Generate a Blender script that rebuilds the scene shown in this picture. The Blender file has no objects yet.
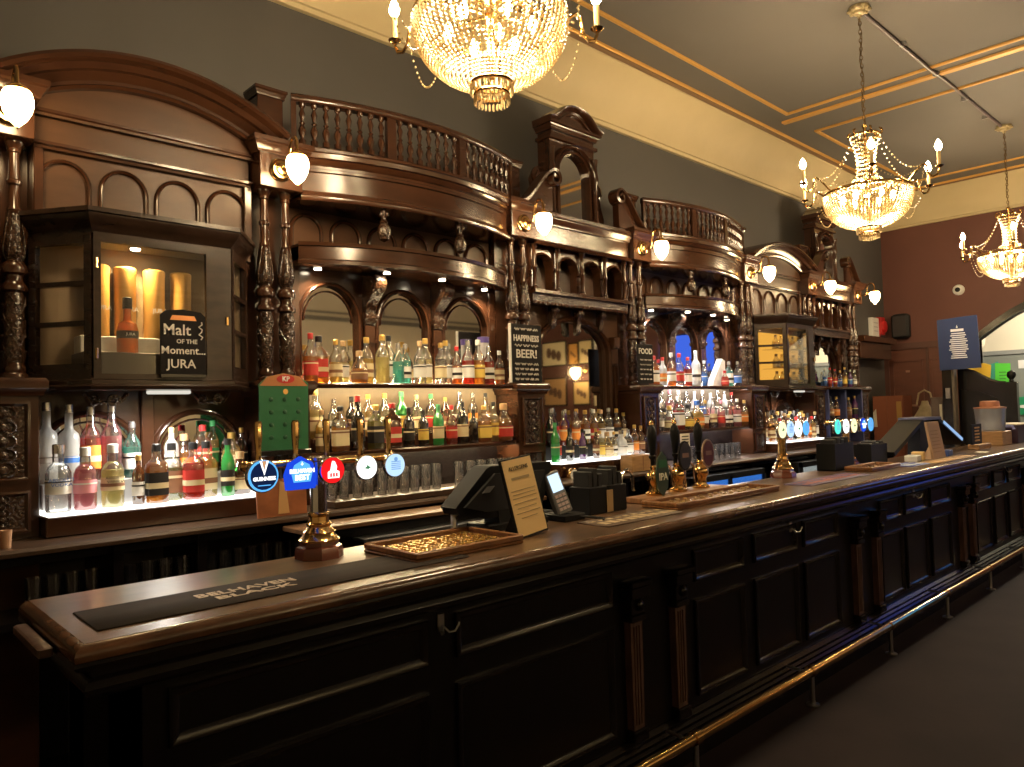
import bpy, math, random
from mathutils import Matrix, Vector
R = math.radians
PI = math.pi
random.seed(7)
scene = bpy.context.scene
col = scene.collection

# ------------------------------------------------------------------ camera, world, exposure
CAM_Z = 1.6
FPX = 740.8
yaw, pitch, roll = R(43.3965), R(2.1748), R(-1.5218)
f_ = Vector((math.sin(yaw)*math.cos(pitch), math.cos(yaw)*math.cos(pitch), math.sin(pitch)))
r0 = Vector((math.cos(yaw), -math.sin(yaw), 0)); u0 = r0.cross(f_)
r_ = math.cos(roll)*r0 + math.sin(roll)*u0
u_ = -math.sin(roll)*r0 + math.cos(roll)*u0
cd = bpy.data.cameras.new('camera'); cam = bpy.data.objects.new('camera', cd); col.objects.link(cam)
cd.sensor_fit = 'HORIZONTAL'; cd.sensor_width = 36; cd.lens = FPX/1024*36
cd.clip_start = .05; cd.clip_end = 60
m4 = Matrix((r_, u_, -f_)).transposed().to_4x4(); m4.translation = (0, 0, CAM_Z)
cam.matrix_world = m4
scene.camera = cam
w = bpy.data.worlds.new('world'); scene.world = w; w.use_nodes = True
w.node_tree.nodes['Background'].inputs[0].default_value = (.05, .05, .06, 1)
w.node_tree.nodes['Background'].inputs[1].default_value = .3
scene.view_settings.view_transform = 'Standard'
scene.view_settings.look = 'None'
scene.view_settings.exposure = 0.62
scene.view_settings.gamma = 1
scene.view_settings.use_curve_mapping = False
try:
    scene.cycles.max_bounces = 7; scene.cycles.diffuse_bounces = 3; scene.cycles.glossy_bounces = 4
    scene.cycles.transparent_max_bounces = 24; scene.cycles.caustics_reflective = False; scene.cycles.caustics_refractive = False
    scene.cycles.sample_clamp_indirect = 4
except Exception:
    pass
WARM = (1, .74, .44)

# ------------------------------------------------------------------ materials
MATS = {}
def nodes(name):
    m = bpy.data.materials.new(name); m.use_nodes = True
    return m, m.node_tree.nodes, m.node_tree.links, m.node_tree.nodes['Principled BSDF']
def mat(name, c, rough=.5, metal=0, var=0, vscale=6, stretch=(1, 1, 1), bump=0, bscale=30, btype='noise', coat=0, emit=None, es=0, c2=None, spec=None):
    if name in MATS: return MATS[name]
    m, N, L, b = nodes(name)
    b.inputs['Base Color'].default_value = (*c, 1); b.inputs['Roughness'].default_value = rough
    b.inputs['Metallic'].default_value = metal; b.inputs['Coat Weight'].default_value = coat
    b.inputs['Coat Roughness'].default_value = .12
    if spec is not None: b.inputs['Specular IOR Level'].default_value = spec
    if emit: b.inputs['Emission Color'].default_value = (*emit, 1); b.inputs['Emission Strength'].default_value = es
    if var or bump:
        tc = N.new('ShaderNodeTexCoord'); mp = N.new('ShaderNodeMapping'); mp.inputs['Scale'].default_value = stretch
        L.new(tc.outputs['Object'], mp.inputs['Vector'])
    if var:
        n = N.new('ShaderNodeTexNoise'); n.inputs['Scale'].default_value = vscale; n.inputs['Detail'].default_value = 5
        L.new(mp.outputs[0], n.inputs['Vector'])
        r = N.new('ShaderNodeValToRGB'); cc = c2 or tuple(x*(1-var) for x in c)
        r.color_ramp.elements[0].position = .35; r.color_ramp.elements[1].position = .68
        r.color_ramp.elements[0].color = (*cc, 1); r.color_ramp.elements[1].color = (*c, 1)
        L.new(n.outputs['Fac'], r.inputs[0]); L.new(r.outputs[0], b.inputs['Base Color'])
    if bump:
        if btype == 'carve':
            t = N.new('ShaderNodeTexVoronoi'); t.feature = 'SMOOTH_F1'; t.inputs['Scale'].default_value = bscale; out = t.outputs['Distance']
        else:
            t = N.new('ShaderNodeTexNoise'); t.inputs['Scale'].default_value = bscale; t.inputs['Detail'].default_value = 4; out = t.outputs['Fac']
        L.new(mp.outputs[0], t.inputs['Vector'])
        bp = N.new('ShaderNodeBump'); bp.inputs['Strength'].default_value = bump; bp.inputs['Distance'].default_value = .02
        L.new(out, bp.inputs['Height']); L.new(bp.outputs[0], b.inputs['Normal'])
    MATS[name] = m; return m
def glow(name, c, s):
    if name in MATS: return MATS[name]
    m = bpy.data.materials.new(name); m.use_nodes = True; N = m.node_tree.nodes; N.clear()
    e = N.new('ShaderNodeEmission'); o = N.new('ShaderNodeOutputMaterial')
    e.inputs[0].default_value = (*c, 1); e.inputs[1].default_value = s
    m.node_tree.links.new(e.outputs[0], o.inputs[0]); MATS[name] = m; return m
def glass(name, c, clear=.4, trans=.35, gloss=.22, rough=.06, fw=.8):
    """lit glass: see-through + light scattered through it + shine"""
    if name in MATS: return MATS[name]
    m = bpy.data.materials.new(name); m.use_nodes = True; N = m.node_tree.nodes; N.clear(); L = m.node_tree.links
    o = N.new('ShaderNodeOutputMaterial')
    tr = N.new('ShaderNodeBsdfTransparent'); tr.inputs[0].default_value = (*[x**.6 for x in c], 1)
    tl = N.new('ShaderNodeBsdfTranslucent'); tl.inputs[0].default_value = (*c, 1)
    df = N.new('ShaderNodeBsdfDiffuse'); df.inputs[0].default_value = (*c, 1)
    gl = N.new('ShaderNodeBsdfGlossy'); gl.inputs['Roughness'].default_value = rough; gl.inputs[0].default_value = (.9, .9, .9, 1)
    a = N.new('ShaderNodeMixShader'); a.inputs[0].default_value = .4; L.new(tl.outputs[0], a.inputs[1]); L.new(df.outputs[0], a.inputs[2])
    b = N.new('ShaderNodeMixShader'); b.inputs[0].default_value = clear/(clear+trans+1e-6); L.new(a.outputs[0], b.inputs[1]); L.new(tr.outputs[0], b.inputs[2])
    lw = N.new('ShaderNodeFresnel'); lw.inputs[0].default_value = 1.45
    mt = N.new('ShaderNodeMath'); mt.operation = 'MULTIPLY_ADD'; mt.inputs[1].default_value = fw; mt.inputs[2].default_value = gloss*.25
    L.new(lw.outputs[0], mt.inputs[0])
    g = N.new('ShaderNodeMixShader'); L.new(mt.outputs[0], g.inputs[0]); L.new(b.outputs[0], g.inputs[1]); L.new(gl.outputs[0], g.inputs[2])
    L.new(g.outputs[0], o.inputs[0]); MATS[name] = m; return m

WOOD = mat('mahogany', (.050, .019, .009), .2, var=.25, vscale=4, stretch=(1, 1, 3), coat=.15, bump=.03, bscale=60)
CARVE = mat('carved mahogany', (.045, .02, .010), .24, var=.4, vscale=25, bump=.35, bscale=90, btype='carve', coat=.4)
PANEL = mat('brown panel', (.075, .034, .016), .36, spec=.25, var=.25, vscale=4, stretch=(1, 1, 3))
EBON = mat('ebonised wood', (.010, .0075, .008), .2, var=.4, vscale=9, stretch=(3, 1, 1), coat=.08, spec=.45, bump=.05, bscale=45)
EBON2 = mat('ebonised panel', (.006, .0045, .005), .3, var=.4, vscale=9, stretch=(3, 1, 1), spec=.3)
PILA = mat('worn pilaster wood', (.12, .062, .045), .42, var=.5, vscale=30, stretch=(2, 2, .3))
TOPW = mat('worn counter top', (.15, .082, .042), .3, var=.6, vscale=3.5, stretch=(.8, 3, 1), coat=.3, bump=.03, bscale=40)
OAK = mat('oak tray', (.30, .13, .045), .4, var=.4, vscale=12, stretch=(1, 6, 1))
PINE = mat('pine block', (.45, .25, .10), .5, var=.3, vscale=10, stretch=(1, 1, 5))
BRASS = mat('brass', (.72, .46, .19), .15, 1, bump=.03, bscale=30)
GOLD = mat('gilt', (.80, .45, .13), .38, .55)
CHROME = mat('chrome', (.75, .75, .78), .12, 1)
STEEL = mat('steel', (.45, .45, .47), .3, 1)
MIRROR = mat('mirror', (.72, .70, .66), .03, 1)
BLACK = mat('black plastic', (.006, .006, .0065), .5, spec=.2)
BLACKM = mat('black matt', (.01, .01, .011), .7)
CHALKB = mat('chalkboard', (.009, .007, .007), .7, spec=.2, var=.3, vscale=20)
CHALK = mat('chalk', (.75, .72, .66), .8)
WHITE = mat('white', (.75, .75, .73), .45)
CREAMP = mat('cream paper', (.80, .56, .25), .7, var=.08, vscale=4)
PAPER = mat('paper', (.7, .66, .55), .7)
INK = mat('ink', (.03, .025, .02), .7)
GREENC = mat('green card', (.012, .13, .05), .45)
REDP = mat('red', (.5, .02, .02), .4)
ORANGE = mat('orange', (.75, .22, .04), .5)
BLUEP = mat('blue poster', (.006, .022, .10), .5)
YELL = mat('yellow', (.8, .55, .06), .5)
WALLB = mat('wall olive grey', (.080, .075, .071), .6, var=.08, vscale=2)
WALLR = mat('wall oxblood', (.135, .05, .037), .6, var=.1, vscale=2)
CEIL = mat('ceiling grey', (.14, .128, .112), .65, var=.06, vscale=1.5)
CREAM = mat('cornice cream', (.57, .46, .26), .6, var=.06, vscale=3, bump=.08, bscale=14)
FLOORM = mat('floor', (.027, .018, .0185), .75, spec=.12, var=.3, vscale=2.5, bump=.03, bscale=50)
BEIGE = mat('wall beige', (.74, .66, .50), .7, var=.08, vscale=2)
GREYG = mat('wall grey green', (.20, .22, .20), .6)
DOORM = mat('door brown', (.12, .042, .026), .45, var=.15, vscale=5, stretch=(1, 1, 4))
CARTON = mat('brown carton', (.27, .085, .04), .6)
GLASSP = glass('window pane', (.93, .94, .95), clear=.97, trans=.005, gloss=.06, rough=.02, fw=.6)
CRYSTAL = glass('crystal bead', (.72, .56, .32), clear=.10, trans=.8, gloss=.6, rough=.1)
TUMBLER = glass('tumbler', (.85, .86, .88), clear=.95, trans=.03, gloss=.6)

# ------------------------------------------------------------------ mesh helpers
class MB:
    def __init__(s): s.v = []; s.f = []
    def add(s, v, f):
        n = len(s.v); s.v += [tuple(p) for p in v]; s.f += [tuple(i+n for i in q) for q in f]; return s
    def box(s, x0, x1, y0, y1, z0, z1):
        return s.add([(x, y, z) for x in (x0, x1) for y in (y0, y1) for z in (z0, z1)],
                     [(0, 1, 3, 2), (4, 6, 7, 5), (0, 4, 5, 1), (2, 3, 7, 6), (0, 2, 6, 4), (1, 5, 7, 3)])
    def bbox(s, x0, x1, y0, y1, z0, z1, b=.004):
        """box with chamfered vertical and front edges"""
        p = [(x0+b, y0), (x1-b, y0), (x1, y0+b), (x1, y1-b), (x1-b, y1), (x0+b, y1), (x0, y1-b), (x0, y0+b)]
        q = [(x0+2*b, y0+b), (x1-2*b, y0+b), (x1-b, y0+2*b), (x1-b, y1-2*b), (x1-2*b, y1-b), (x0+2*b, y1-b), (x0+b, y1-2*b), (x0+b, y0+2*b)]
        v = [(x, y, z0) for x, y in q]+[(x, y, z0+b) for x, y in p]+[(x, y, z1-b) for x, y in p]+[(x, y, z1) for x, y in q]
        fs = [tuple(range(7, -1, -1)), tuple(range(24, 32))]
        for k in range(3):
            for i in range(8):
                j = (i+1) % 8; fs.append((k*8+i, k*8+j, k*8+8+j, k*8+8+i))
        return s.add(v, fs)
    def poly(s, pts, a0, a1, plane='xz'):
        n = len(pts)
        def P(p, a):
            return {'xz': (p[0], a, p[1]), 'yz': (a, p[0], p[1]), 'xy': (p[0], p[1], a)}[plane]
        v = [P(p, a0) for p in pts]+[P(p, a1) for p in pts]
        fs = [tuple(range(n)), tuple(range(2*n-1, n-1, -1))]+[(i, i+n, (i+1) % n+n, (i+1) % n) for i in range(n)]
        return s.add(v, fs)
    def lathe(s, prof, c=(0, 0, 0), n=12, M=None, sq=None, sy=1.0, caps=True):
        v = []; k = len(prof)
        for r, z in prof:
            for i in range(n):
                a = 2*PI*(i+.5)/n; g = 1
                if sq: g = 1/((abs(math.cos(a))**sq+abs(math.sin(a))**sq)**(1/sq))
                v.append(Vector((r*g*math.cos(a), r*g*math.sin(a)*sy, z)))
        if M is not None: v = [M @ p for p in v]
        v = [(p[0]+c[0], p[1]+c[1], p[2]+c[2]) for p in v]
        fs = [(j*n+i, j*n+(i+1) % n, (j+1)*n+(i+1) % n, (j+1)*n+i) for j in range(k-1) for i in range(n)]
        if caps: fs += [tuple(range(n-1, -1, -1)), tuple((k-1)*n+i for i in range(n))]
        return s.add(v, fs)
    def sphere(s, c, r, n=10, m=6, sx=1, sy=1, sz=1):
        prof = [(max(1e-4, r*math.sin(PI*j/m)), -r*math.cos(PI*j/m)) for j in range(m+1)]
        return s.lathe(prof, c, n, M=Matrix.Diagonal((sx, sy, sz)))
    def tube(s, pts, r, n=6, closed=False):
        pts = [Vector(p) for p in pts]; k = len(pts); rr = r if isinstance(r, (list, tuple)) else [r]*k
        v = []; ref = None
        for i, p in enumerate(pts):
            a = pts[(i-1) % k] if (closed or i > 0) else p; b = pts[(i+1) % k] if (closed or i < k-1) else p
            t = (b-a).normalized()
            if ref is None:
                ref = Vector((0, 0, 1)) if abs(t.z) < .9 else Vector((1, 0, 0))
            u = t.cross(ref)
            if u.length < 1e-5: u = t.orthogonal()
            u.normalize(); ref = u.cross(t).normalized(); w_ = ref
            for j in range(n):
                q = 2*PI*j/n; v.append(p+rr[i]*(math.cos(q)*u+math.sin(q)*w_))
        fs = []
        for i in range(k if closed else k-1):
            for j in range(n):
                i2 = (i+1) % k; j2 = (j+1) % n
                fs.append((i*n+j, i*n+j2, i2*n+j2, i2*n+j))
        if not closed: fs += [tuple(range(n-1, -1, -1)), tuple((k-1)*n+j for j in range(n))]
        return s.add(v, fs)
    def sweep(s, path, prof, cap=True):
        """profile (o,z), o outward of a plan path (x,y)"""
        k = len(path); n = len(prof); nr = []
        for i in range(k):
            ns = []
            for a, b in ((i-1, i), (i, i+1)):
                if a < 0 or b >= k: continue
                dx = path[b][0]-path[a][0]; dy = path[b][1]-path[a][1]; l = math.hypot(dx, dy); ns.append((dy/l, -dx/l))
            if len(ns) == 1: nr.append(ns[0])
            else:
                mx = (ns[0][0]+ns[1][0])/2; my = (ns[0][1]+ns[1][1])/2; l2 = mx*mx+my*my; nr.append((mx/l2, my/l2))
        v = [(path[i][0]+o*nr[i][0], path[i][1]+o*nr[i][1], z) for i in range(k) for o, z in prof]
        fs = [(i*n+j, (i+1)*n+j, (i+1)*n+(j+1) % n, i*n+(j+1) % n) for i in range(k-1) for j in range(n)]
        if cap: fs += [tuple(range(n)), tuple((k-1)*n+j for j in range(n-1, -1, -1))]
        return s.add(v, fs)
    def sweepxz(s, path, prof, closed=False):
        """path (x,z); profile (o,y), o along the outward side of the path"""
        k = len(path); n = len(prof); v = []
        for i in range(k):
            a = path[(i-1) % k] if (closed or i > 0) else path[i]; b = path[(i+1) % k] if (closed or i < k-1) else path[i]
            dx = b[0]-a[0]; dz = b[1]-a[1]; l = math.hypot(dx, dz) or 1; nx, nz = -dz/l, dx/l
            if closed:
                p = path[i]; d1 = Vector((p[0]-a[0], p[1]-a[1])).normalized(); d2 = Vector((b[0]-p[0], b[1]-p[1])).normalized()
                n1 = Vector((-d1.y, d1.x)); n2 = Vector((-d2.y, d2.x)); mm = (n1+n2)/2; mm = mm/mm.length_squared; nx, nz = mm
            for o, y in prof: v.append((path[i][0]+o*nx, y, path[i][1]+o*nz))
        fs = [(i*n+j, ((i+1) % k)*n+j, ((i+1) % k)*n+(j+1) % n, i*n+(j+1) % n) for i in range(k if closed else k-1) for j in range(n)]
        if not closed: fs += [tuple(range(n)), tuple((k-1)*n+j for j in range(n-1, -1, -1))]
        return s.add(v, fs)
    def archplate(s, x0, x1, z0, z1, cx, hw, zs, rise, zb, y0, y1, n=14):
        """plate y0(front)..y1 with an arched hole"""
        pts = archpts(cx, hw, zs, rise, n)
        def quad(a, b, c, d, y): s.add([(p[0], y, p[1]) for p in (a, b, c, d)], [(0, 1, 2, 3)])
        for y in (y0, y1):
            quad((x0, z0), (cx-hw, z0), (cx-hw, z1), (x0, z1), y); quad((cx+hw, z0), (x1, z0), (x1, z1), (cx+hw, z1), y)
            if zb > z0+1e-4: quad((cx-hw, z0), (cx+hw, z0), (cx+hw, zb), (cx-hw, zb), y)
            for i in range(n): quad(pts[i], pts[i+1], (pts[i+1][0], z1), (pts[i][0], z1), y)
        hole = [(cx-hw, zb)]+pts+[(cx+hw, zb)]
        for i in range(len(hole)-1):
            a, b = hole[i], hole[i+1]; s.add([(a[0], y0, a[1]), (b[0], y0, b[1]), (b[0], y1, b[1]), (a[0], y1, a[1])], [(0, 1, 2, 3)])
        rim = [(x0, z0), (x1, z0), (x1, z1), (x0, z1)]
        for i in range(4):
            a, b = rim[i], rim[(i+1) % 4]; s.add([(a[0], y0, a[1]), (b[0], y0, b[1]), (b[0], y1, b[1]), (a[0], y1, a[1])], [(0, 1, 2, 3)])
        return s
    def xf(s, M):
        s.v = [tuple(M @ Vector(p)) for p in s.v]; return s
    def build(s, name, m, parent=None, smooth=40, kind=None, local=False):
        me = bpy.data.meshes.new(name)
        off = Vector((0, 0, 0))
        if parent is not None and not local:
            p = parent
            while p is not None: off += p.location; p = p.parent
        me.from_pydata([(a-off.x, b-off.y, c-off.z) for a, b, c in s.v], [], s.f)
        me.materials.append(m)
        import bmesh
        bm = bmesh.new(); bm.from_mesh(me); bmesh.ops.recalc_face_normals(bm, faces=bm.faces); bm.to_mesh(me); bm.free()
        if smooth:
            for p in me.polygons: p.use_smooth = True
            me.set_sharp_from_angle(angle=R(smooth))
        o = bpy.data.objects.new(name, me); col.objects.link(o); o.parent = parent
        if kind: o['kind'] = kind
        return o
def archpts(cx, hw, zs, rise, n=14):
    return [(cx-hw*math.cos(PI*i/n), zs+rise*math.sin(PI*i/n)) for i in range(n+1)]
def thing(name, label, cat, loc=(0, 0, 0), group=None, rotz=0):
    o = bpy.data.objects.new(name, None); col.objects.link(o); o.location = loc; o.rotation_euler[2] = rotz
    o.empty_display_size = .05
    return tag(o, label, cat, group)
def tag(o, label, cat, group=None):
    o['label'] = label; o['category'] = cat
    if group: o['group'] = group
    return o
def struct(o): o['kind'] = 'structure'; return o
def inst(src, name, parent, loc=(0, 0, 0), rotz=0, scale=None):
    o = bpy.data.objects.new(name, src.data); col.objects.link(o); o.parent = parent; o.location = loc; o.rotation_euler[2] = rotz
    if scale: o.scale = scale
    return o
def copy_tree(o, parent=None):
    c = o.copy(); col.objects.link(c); c.parent = parent
    for ch in list(o.children): copy_tree(ch, c)
    return c
def arcpath(x0, x1, y0, sag, n=20):
    c = (x1-x0)/2; rad = (c*c+sag*sag)/(2*sag); cx = (x0+x1)/2; a = math.asin(c/rad)
    return [(cx+rad*math.sin(-a+2*a*i/n), y0-sag+rad-rad*math.cos(-a+2*a*i/n)) for i in range(n+1)]
def text(name, body, size, loc, m, parent=None, rot=(PI/2, 0, 0), align='CENTER', bold=0, M=None, sx=1):
    c = bpy.data.curves.new(name, 'FONT'); c.body = body; c.size = size; c.align_x = align; c.align_y = 'CENTER'; c.extrude = .0008; c.offset = bold
    c.resolution_u = 2
    t = bpy.data.objects.new(name, c); col.objects.link(t)
    dg = bpy.context.evaluated_depsgraph_get(); me = bpy.data.meshes.new_from_object(t.evaluated_get(dg))
    bpy.data.objects.remove(t); me.name = name
    me.materials.clear(); me.materials.append(m)
    o = bpy.data.objects.new(name, me); col.objects.link(o); o.parent = parent
    off = Vector((0, 0, 0)); p = parent
    while p is not None: off += p.location; p = p.parent
    if M is not None: o.matrix_local = M
    else: o.location = Vector(loc)-off; o.rotation_euler = rot; o.scale = (sx, 1, 1)
    return o
def light(name, typ, loc, power, c, parent=None, size=.05, spot=None, blend=.6):
    d = bpy.data.lights.new(name, typ); d.energy = power; d.color = c; d.shadow_soft_size = size
    if typ == 'SPOT': d.spot_size = R(spot); d.spot_blend = blend
    o = bpy.data.objects.new(name, d); col.objects.link(o); o.parent = parent; o.location = loc
    return o

# ------------------------------------------------------------------ room shell
X0, X1, Y0, Y1, ZC = -3.5, 11.7, -4.6, 4.2, 4.6
struct(MB().box(X0, X1+3.2, Y0, Y1, -.1, 0).build('floor', FLOORM, smooth=0))
struct(MB().box(X0, X1, Y0, Y1, ZC, ZC+.1).build('ceiling', CEIL, smooth=0))
struct(MB().box(X0, X1, Y1, Y1+.1, 0, ZC).build('wall_back', WALLB, smooth=0))
struct(MB().box(X0-.1, X0, Y0, Y1, 0, ZC).build('wall_left', BEIGE, smooth=0))
struct(MB().box(X0, X1, Y0-.1, Y0, 0, ZC).build('wall_front', BEIGE, smooth=0))
# wall with an arched opening to the next room (built as a polygon in yz)
OY0, OY1 = 1.25, 2.98
arch = [(OY1-(OY1-OY0)*i/12, 2.42+.42*math.sin(PI*i/12)) for i in range(13)]
mb = MB()
mb.poly([(Y1, 0), (OY1, 0), (OY1, 2.42)]+[(OY1, ZC), (Y1, ZC)], X1, X1+.15, 'yz')
mb.poly([(OY0, 0), (Y0, 0), (Y0, ZC), (OY0, ZC), (OY0, 2.42)], X1, X1+.15, 'yz')
for i in range(12):
    a, b = arch[i], arch[i+1]
    mb.poly([a, b, (b[0], ZC), (a[0], ZC)], X1, X1+.15, 'yz')
struct(mb.build('wall_right', WALLR, smooth=0))
mb = MB()
pth = [(OY1, 0)]+arch+[(OY0, 0)]
outer = [(OY1+.09, 0)]+[(OY1+.09-(OY1-OY0+.18)*i/12, 2.44+.50*math.sin(PI*i/12)) for i in range(13)]+[(OY0-.09, 0)]
for i in range(len(pth)-1):
    mb.poly([pth[i], pth[i+1], outer[i+1], outer[i]], X1-.035, X1+.17, 'yz')
struct(mb.build('trim_1', EBON, smooth=0))
# the room beyond the opening
struct(MB().box(X1+3.1, X1+3.2, -1.5, 5.5, 0, 2.38).build('wall_far', GREYG, smooth=0))
struct(MB().box(X1+3.1, X1+3.2, -1.5, 5.5, 2.38, 3.4).build('wall_far_upper', mat('wall far cream', (.72, .66, .52), .7), smooth=0))
struct(MB().box(X1+3.07, X1+3.1, -1.5, 5.5, 2.35, 2.42).build('trim_2', mat('grey rail', (.25, .26, .25), .5), smooth=0))
struct(MB().box(X1+.15, X1+3.2, -1.5, 5.5, 3.4, 3.5).build('ceiling_far', mat('ceiling far', (.6, .55, .45), .7), smooth=0))
struct(MB().box(X1+.15, X1+3.2, 5.5, 5.6, 0, 3.4).build('wall_far_back', GREYG, smooth=0))
struct(MB().box(X1+.15, X1+3.2, -1.6, -1.5, 0, 3.4).build('wall_far_front', GREYG, smooth=0))
# cove along the back and far walls
ZB, ZT, DC = 4.15, 4.565, .35
cove = [(0, ZB), (.035, ZB), (.045, ZB+.025), (.06, ZB+.03)]+[(.06+.29*(1-math.cos(PI/2*i/6))*.75+.29*.25*i/6, ZB+.03+.38*math.sin(PI/2*i/6)*.5+.38*.5*i/6) for i in range(1, 7)]+[(.36, ZC), (0, ZC)]
struct(MB().sweep([(X0, Y1), (X1, Y1), (X1, Y0)], cove).build('trim_3', CREAM, smooth=30))
# gilded and grey ceiling mouldings
def cmould(name, path, m, pr): struct(MB().sweep(path, pr).build(name, m, smooth=30))
def mprof(o, wd, h): return [(o, ZC), (o, ZC-h), (o+wd*.3, ZC-h*1.3), (o+wd*.7, ZC-h*1.3), (o+wd, ZC-h), (o+wd, ZC)]
cmould('trim_4', [(X0, Y1), (X1, Y1), (X1, Y0)], mat('moulding brown', (.19, .11, .055), .45), mprof(.36, .05, .03))
cmould('trim_5', [(X0, Y1), (X1, Y1), (X1, Y0)], GOLD, mprof(.41, .022, .02))
GOLDS = mat('gilt flat', (.62, .34, .09), .5, .25)
def frame(i, x0, x1, y0, y1, wd=.035):
    p = [(x0, y0), (x0, y1), (x1, y1), (x1, y0)]
    struct(MB().sweep(p, mprof(-wd, wd, .016)).build('trim_%d' % i, GOLDS, smooth=30))
frame(6, X0+.3, 7.28, -3.6, 3.46)
struct(MB().box(7.46, 7.53, -3.7, 3.62, ZC-.02, ZC).build('trim_8', GOLDS, smooth=0))
frame(9, 8.02, 10.9, -3.6, 3.47)
# brown double door in the far wall with frame
d1 = thing('door_1', 'dark brown panelled double door with pale scratches in the oxblood wall', 'door', (X1, 3.7, 0)); struct(d1)
MB().box(X1-.05, X1, 3.62, 4.16, 0, 2.36).build('door_leaf', DOORM, d1, smooth=0)
MB().box(X1-.06, X1, 3.10, 3.60, 0, 2.36).build('door_leaf', DOORM, d1, smooth=0)
mb = MB()
for a, b, c, d in ((3.02, 3.10, 0, 2.45), (4.14, 4.2, 0, 2.45), (3.02, 4.2, 2.36, 2.45), (3.60, 3.63, 0, 2.36)): mb.box(X1-.08, X1, a, b, c, d)
mb.build('door_frame', mat('door frame brown', (.085, .035, .025), .45), d1, smooth=0)
for y in (3.68, 3.16):
    for z0, z1 in ((.25, .95), (1.15, 2.2)):
        mb = MB()
        for a, b, c, d in ((y, y+.42, z0, z0+.02), (y, y+.42, z1-.02, z1), (y, y+.02, z0, z1), (y+.40, y+.42, z0, z1)): mb.box(X1-.068, X1-.045, a, b, c, d)
        mb.build('panel_mould', DOORM, d1, smooth=0)
mb = MB()
for a, b, c in ((3.78, 1.52, .1), (3.70, 1.50, .06), (3.86, 2.02, .05), (3.8, 1.30, .05)): mb.box(X1-.072, X1-.049, a, a+c, b, b+.03)
mb.build('door_scuff', mat('pale scuff', (.3, .17, .12), .6), d1, smooth=0)

# ------------------------------------------------------------------ back bar: pillars
PX = [.58, 1.86, 3.72, 5.12, 6.95, 8.36, 9.62]
YC, YM, YW = 3.85, 3.97, Y1      # columns, mirror plane, wall
ZS = 1.80                        # column foot
def cornice(h0, h1, d): return [(0, h0), (d*.35, h0), (d*.4, h0+(h1-h0)*.25), (d*.7, h0+(h1-h0)*.45), (d*.75, h0+(h1-h0)*.6), (d, h0+(h1-h0)*.7), (d, h1), (0, h1)]
colproto = {}
def column(parent, x):
    if not colproto:
        b = [(.052, 0), (.055, .012), (.05, .022), (.042, .03), (.046, .045), (.04, .06), (.036, .068),
             (.034, .38), (.05, .388), (.052, .405), (.042, .42), (.034, .435), (.036, .455), (.05, .465), (.053, .485), (.046, .505), (.03, .52),
             (.026, .74), (.03, .745), (.028, .755), (.0215, .765), (.021, .855), (.03, .862), (.031, .876), (.022, .884), (.0205, 1.0), (.028, 1.005), (.026, 1.02), (.036, 1.035), (.038, 1.05)]
        colproto['shaft'] = b
        colproto['drum'] = [(.036, .07), (.041, .085), (.039, .2), (.041, .36), (.036, .378)]
        colproto['flare'] = [(.030, .525), (.040, .55), (.042, .585), (.036, .64), (.029, .70), (.0245, .738)]
        e = bpy.data.objects.new('tmp', None)
    if 'm' not in colproto:
        o = MB().lathe(b, n=14).build('column', WOOD, parent, local=True); colproto['m'] = o
        md = MB().lathe(colproto['drum'], n=16)
        for q in range(3):
            for sg in (-1, 1):
                md.tube([(.0405*math.cos(sg*u*4.2+q*2.094), .0405*math.sin(sg*u*4.2+q*2.094), .085+.275*u) for u in [k/16 for k in range(17)]], .0042, 5)
            for u in (.125, .375, .625, .875):
                for h_ in (0, 1.047): md.sphere((.041*math.cos(q*2.094+h_), .041*math.sin(q*2.094+h_), .085+.275*u), .008, 6, 4)
        d = md.build('carved_drum', CARVE, o, local=True)
        mf = MB().lathe(colproto['flare'], n=16)
        for q in range(8):
            mf.tube([((r+.001)*math.cos(q*PI/4+.12*k), (r+.001)*math.sin(q*PI/4+.12*k), z) for k, (r, z) in enumerate(colproto['flare'])], .0042, 5)
        fl = mf.build('carved_flare', CARVE, o, local=True)
        colproto['d'], colproto['f'] = d, fl
    else:
        o = inst(colproto['m'], 'column', parent); inst(colproto['d'], 'carved_drum', o); inst(colproto['f'], 'carved_flare', o)
    o.location = Vector((x, YC, ZS))-parent.location
    return o
def carvedpanel(parent, x0, x1, z0, z1, y, name='carved_panel'):
    mb = MB(); b = .022
    mb.sweepxz([(x0, z0), (x0, z1), (x1, z1), (x1, z0)], [(0, y), (0, y-.012), (-b*.5, y-.014), (-b, y-.002), (-b, y)], closed=True)
    o = mb.build(name, WOOD, parent)
    cx = (x0+x1)/2; mb = MB(); h = z1-z0
    mb.box(x0+b, x1-b, y-.004, y+.01, z0+b, z1-b)
    for k in range(5):                     # foliate strapwork in relief
        zc = z0+b+(h-2*b)*(k+.5)/5; rr = min((x1-x0)*.2, h*.09)
        mb.sphere((cx, y-.006, zc), rr*.75, 8, 5, sy=.5)
        for sgn in (-1, 1):
            mb.tube([(cx+sgn*rr*(.5+1.0*math.sin(a)*1.0), y-.008, zc+rr*.9*math.cos(a)) for a in [PI*q/6 for q in range(7)]], rr*.22, 5)
    mb.build('relief', CARVE, o)
    return o
anch = ['behind the tall frosted bottles', 'behind the green snack card', 'behind the happiness chalkboard', 'behind the food chalkboard', 'beside the amber-lit cabinet',
        'between amber cabinet and end arch', 'closing the bar beside the oxblood wall']
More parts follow.
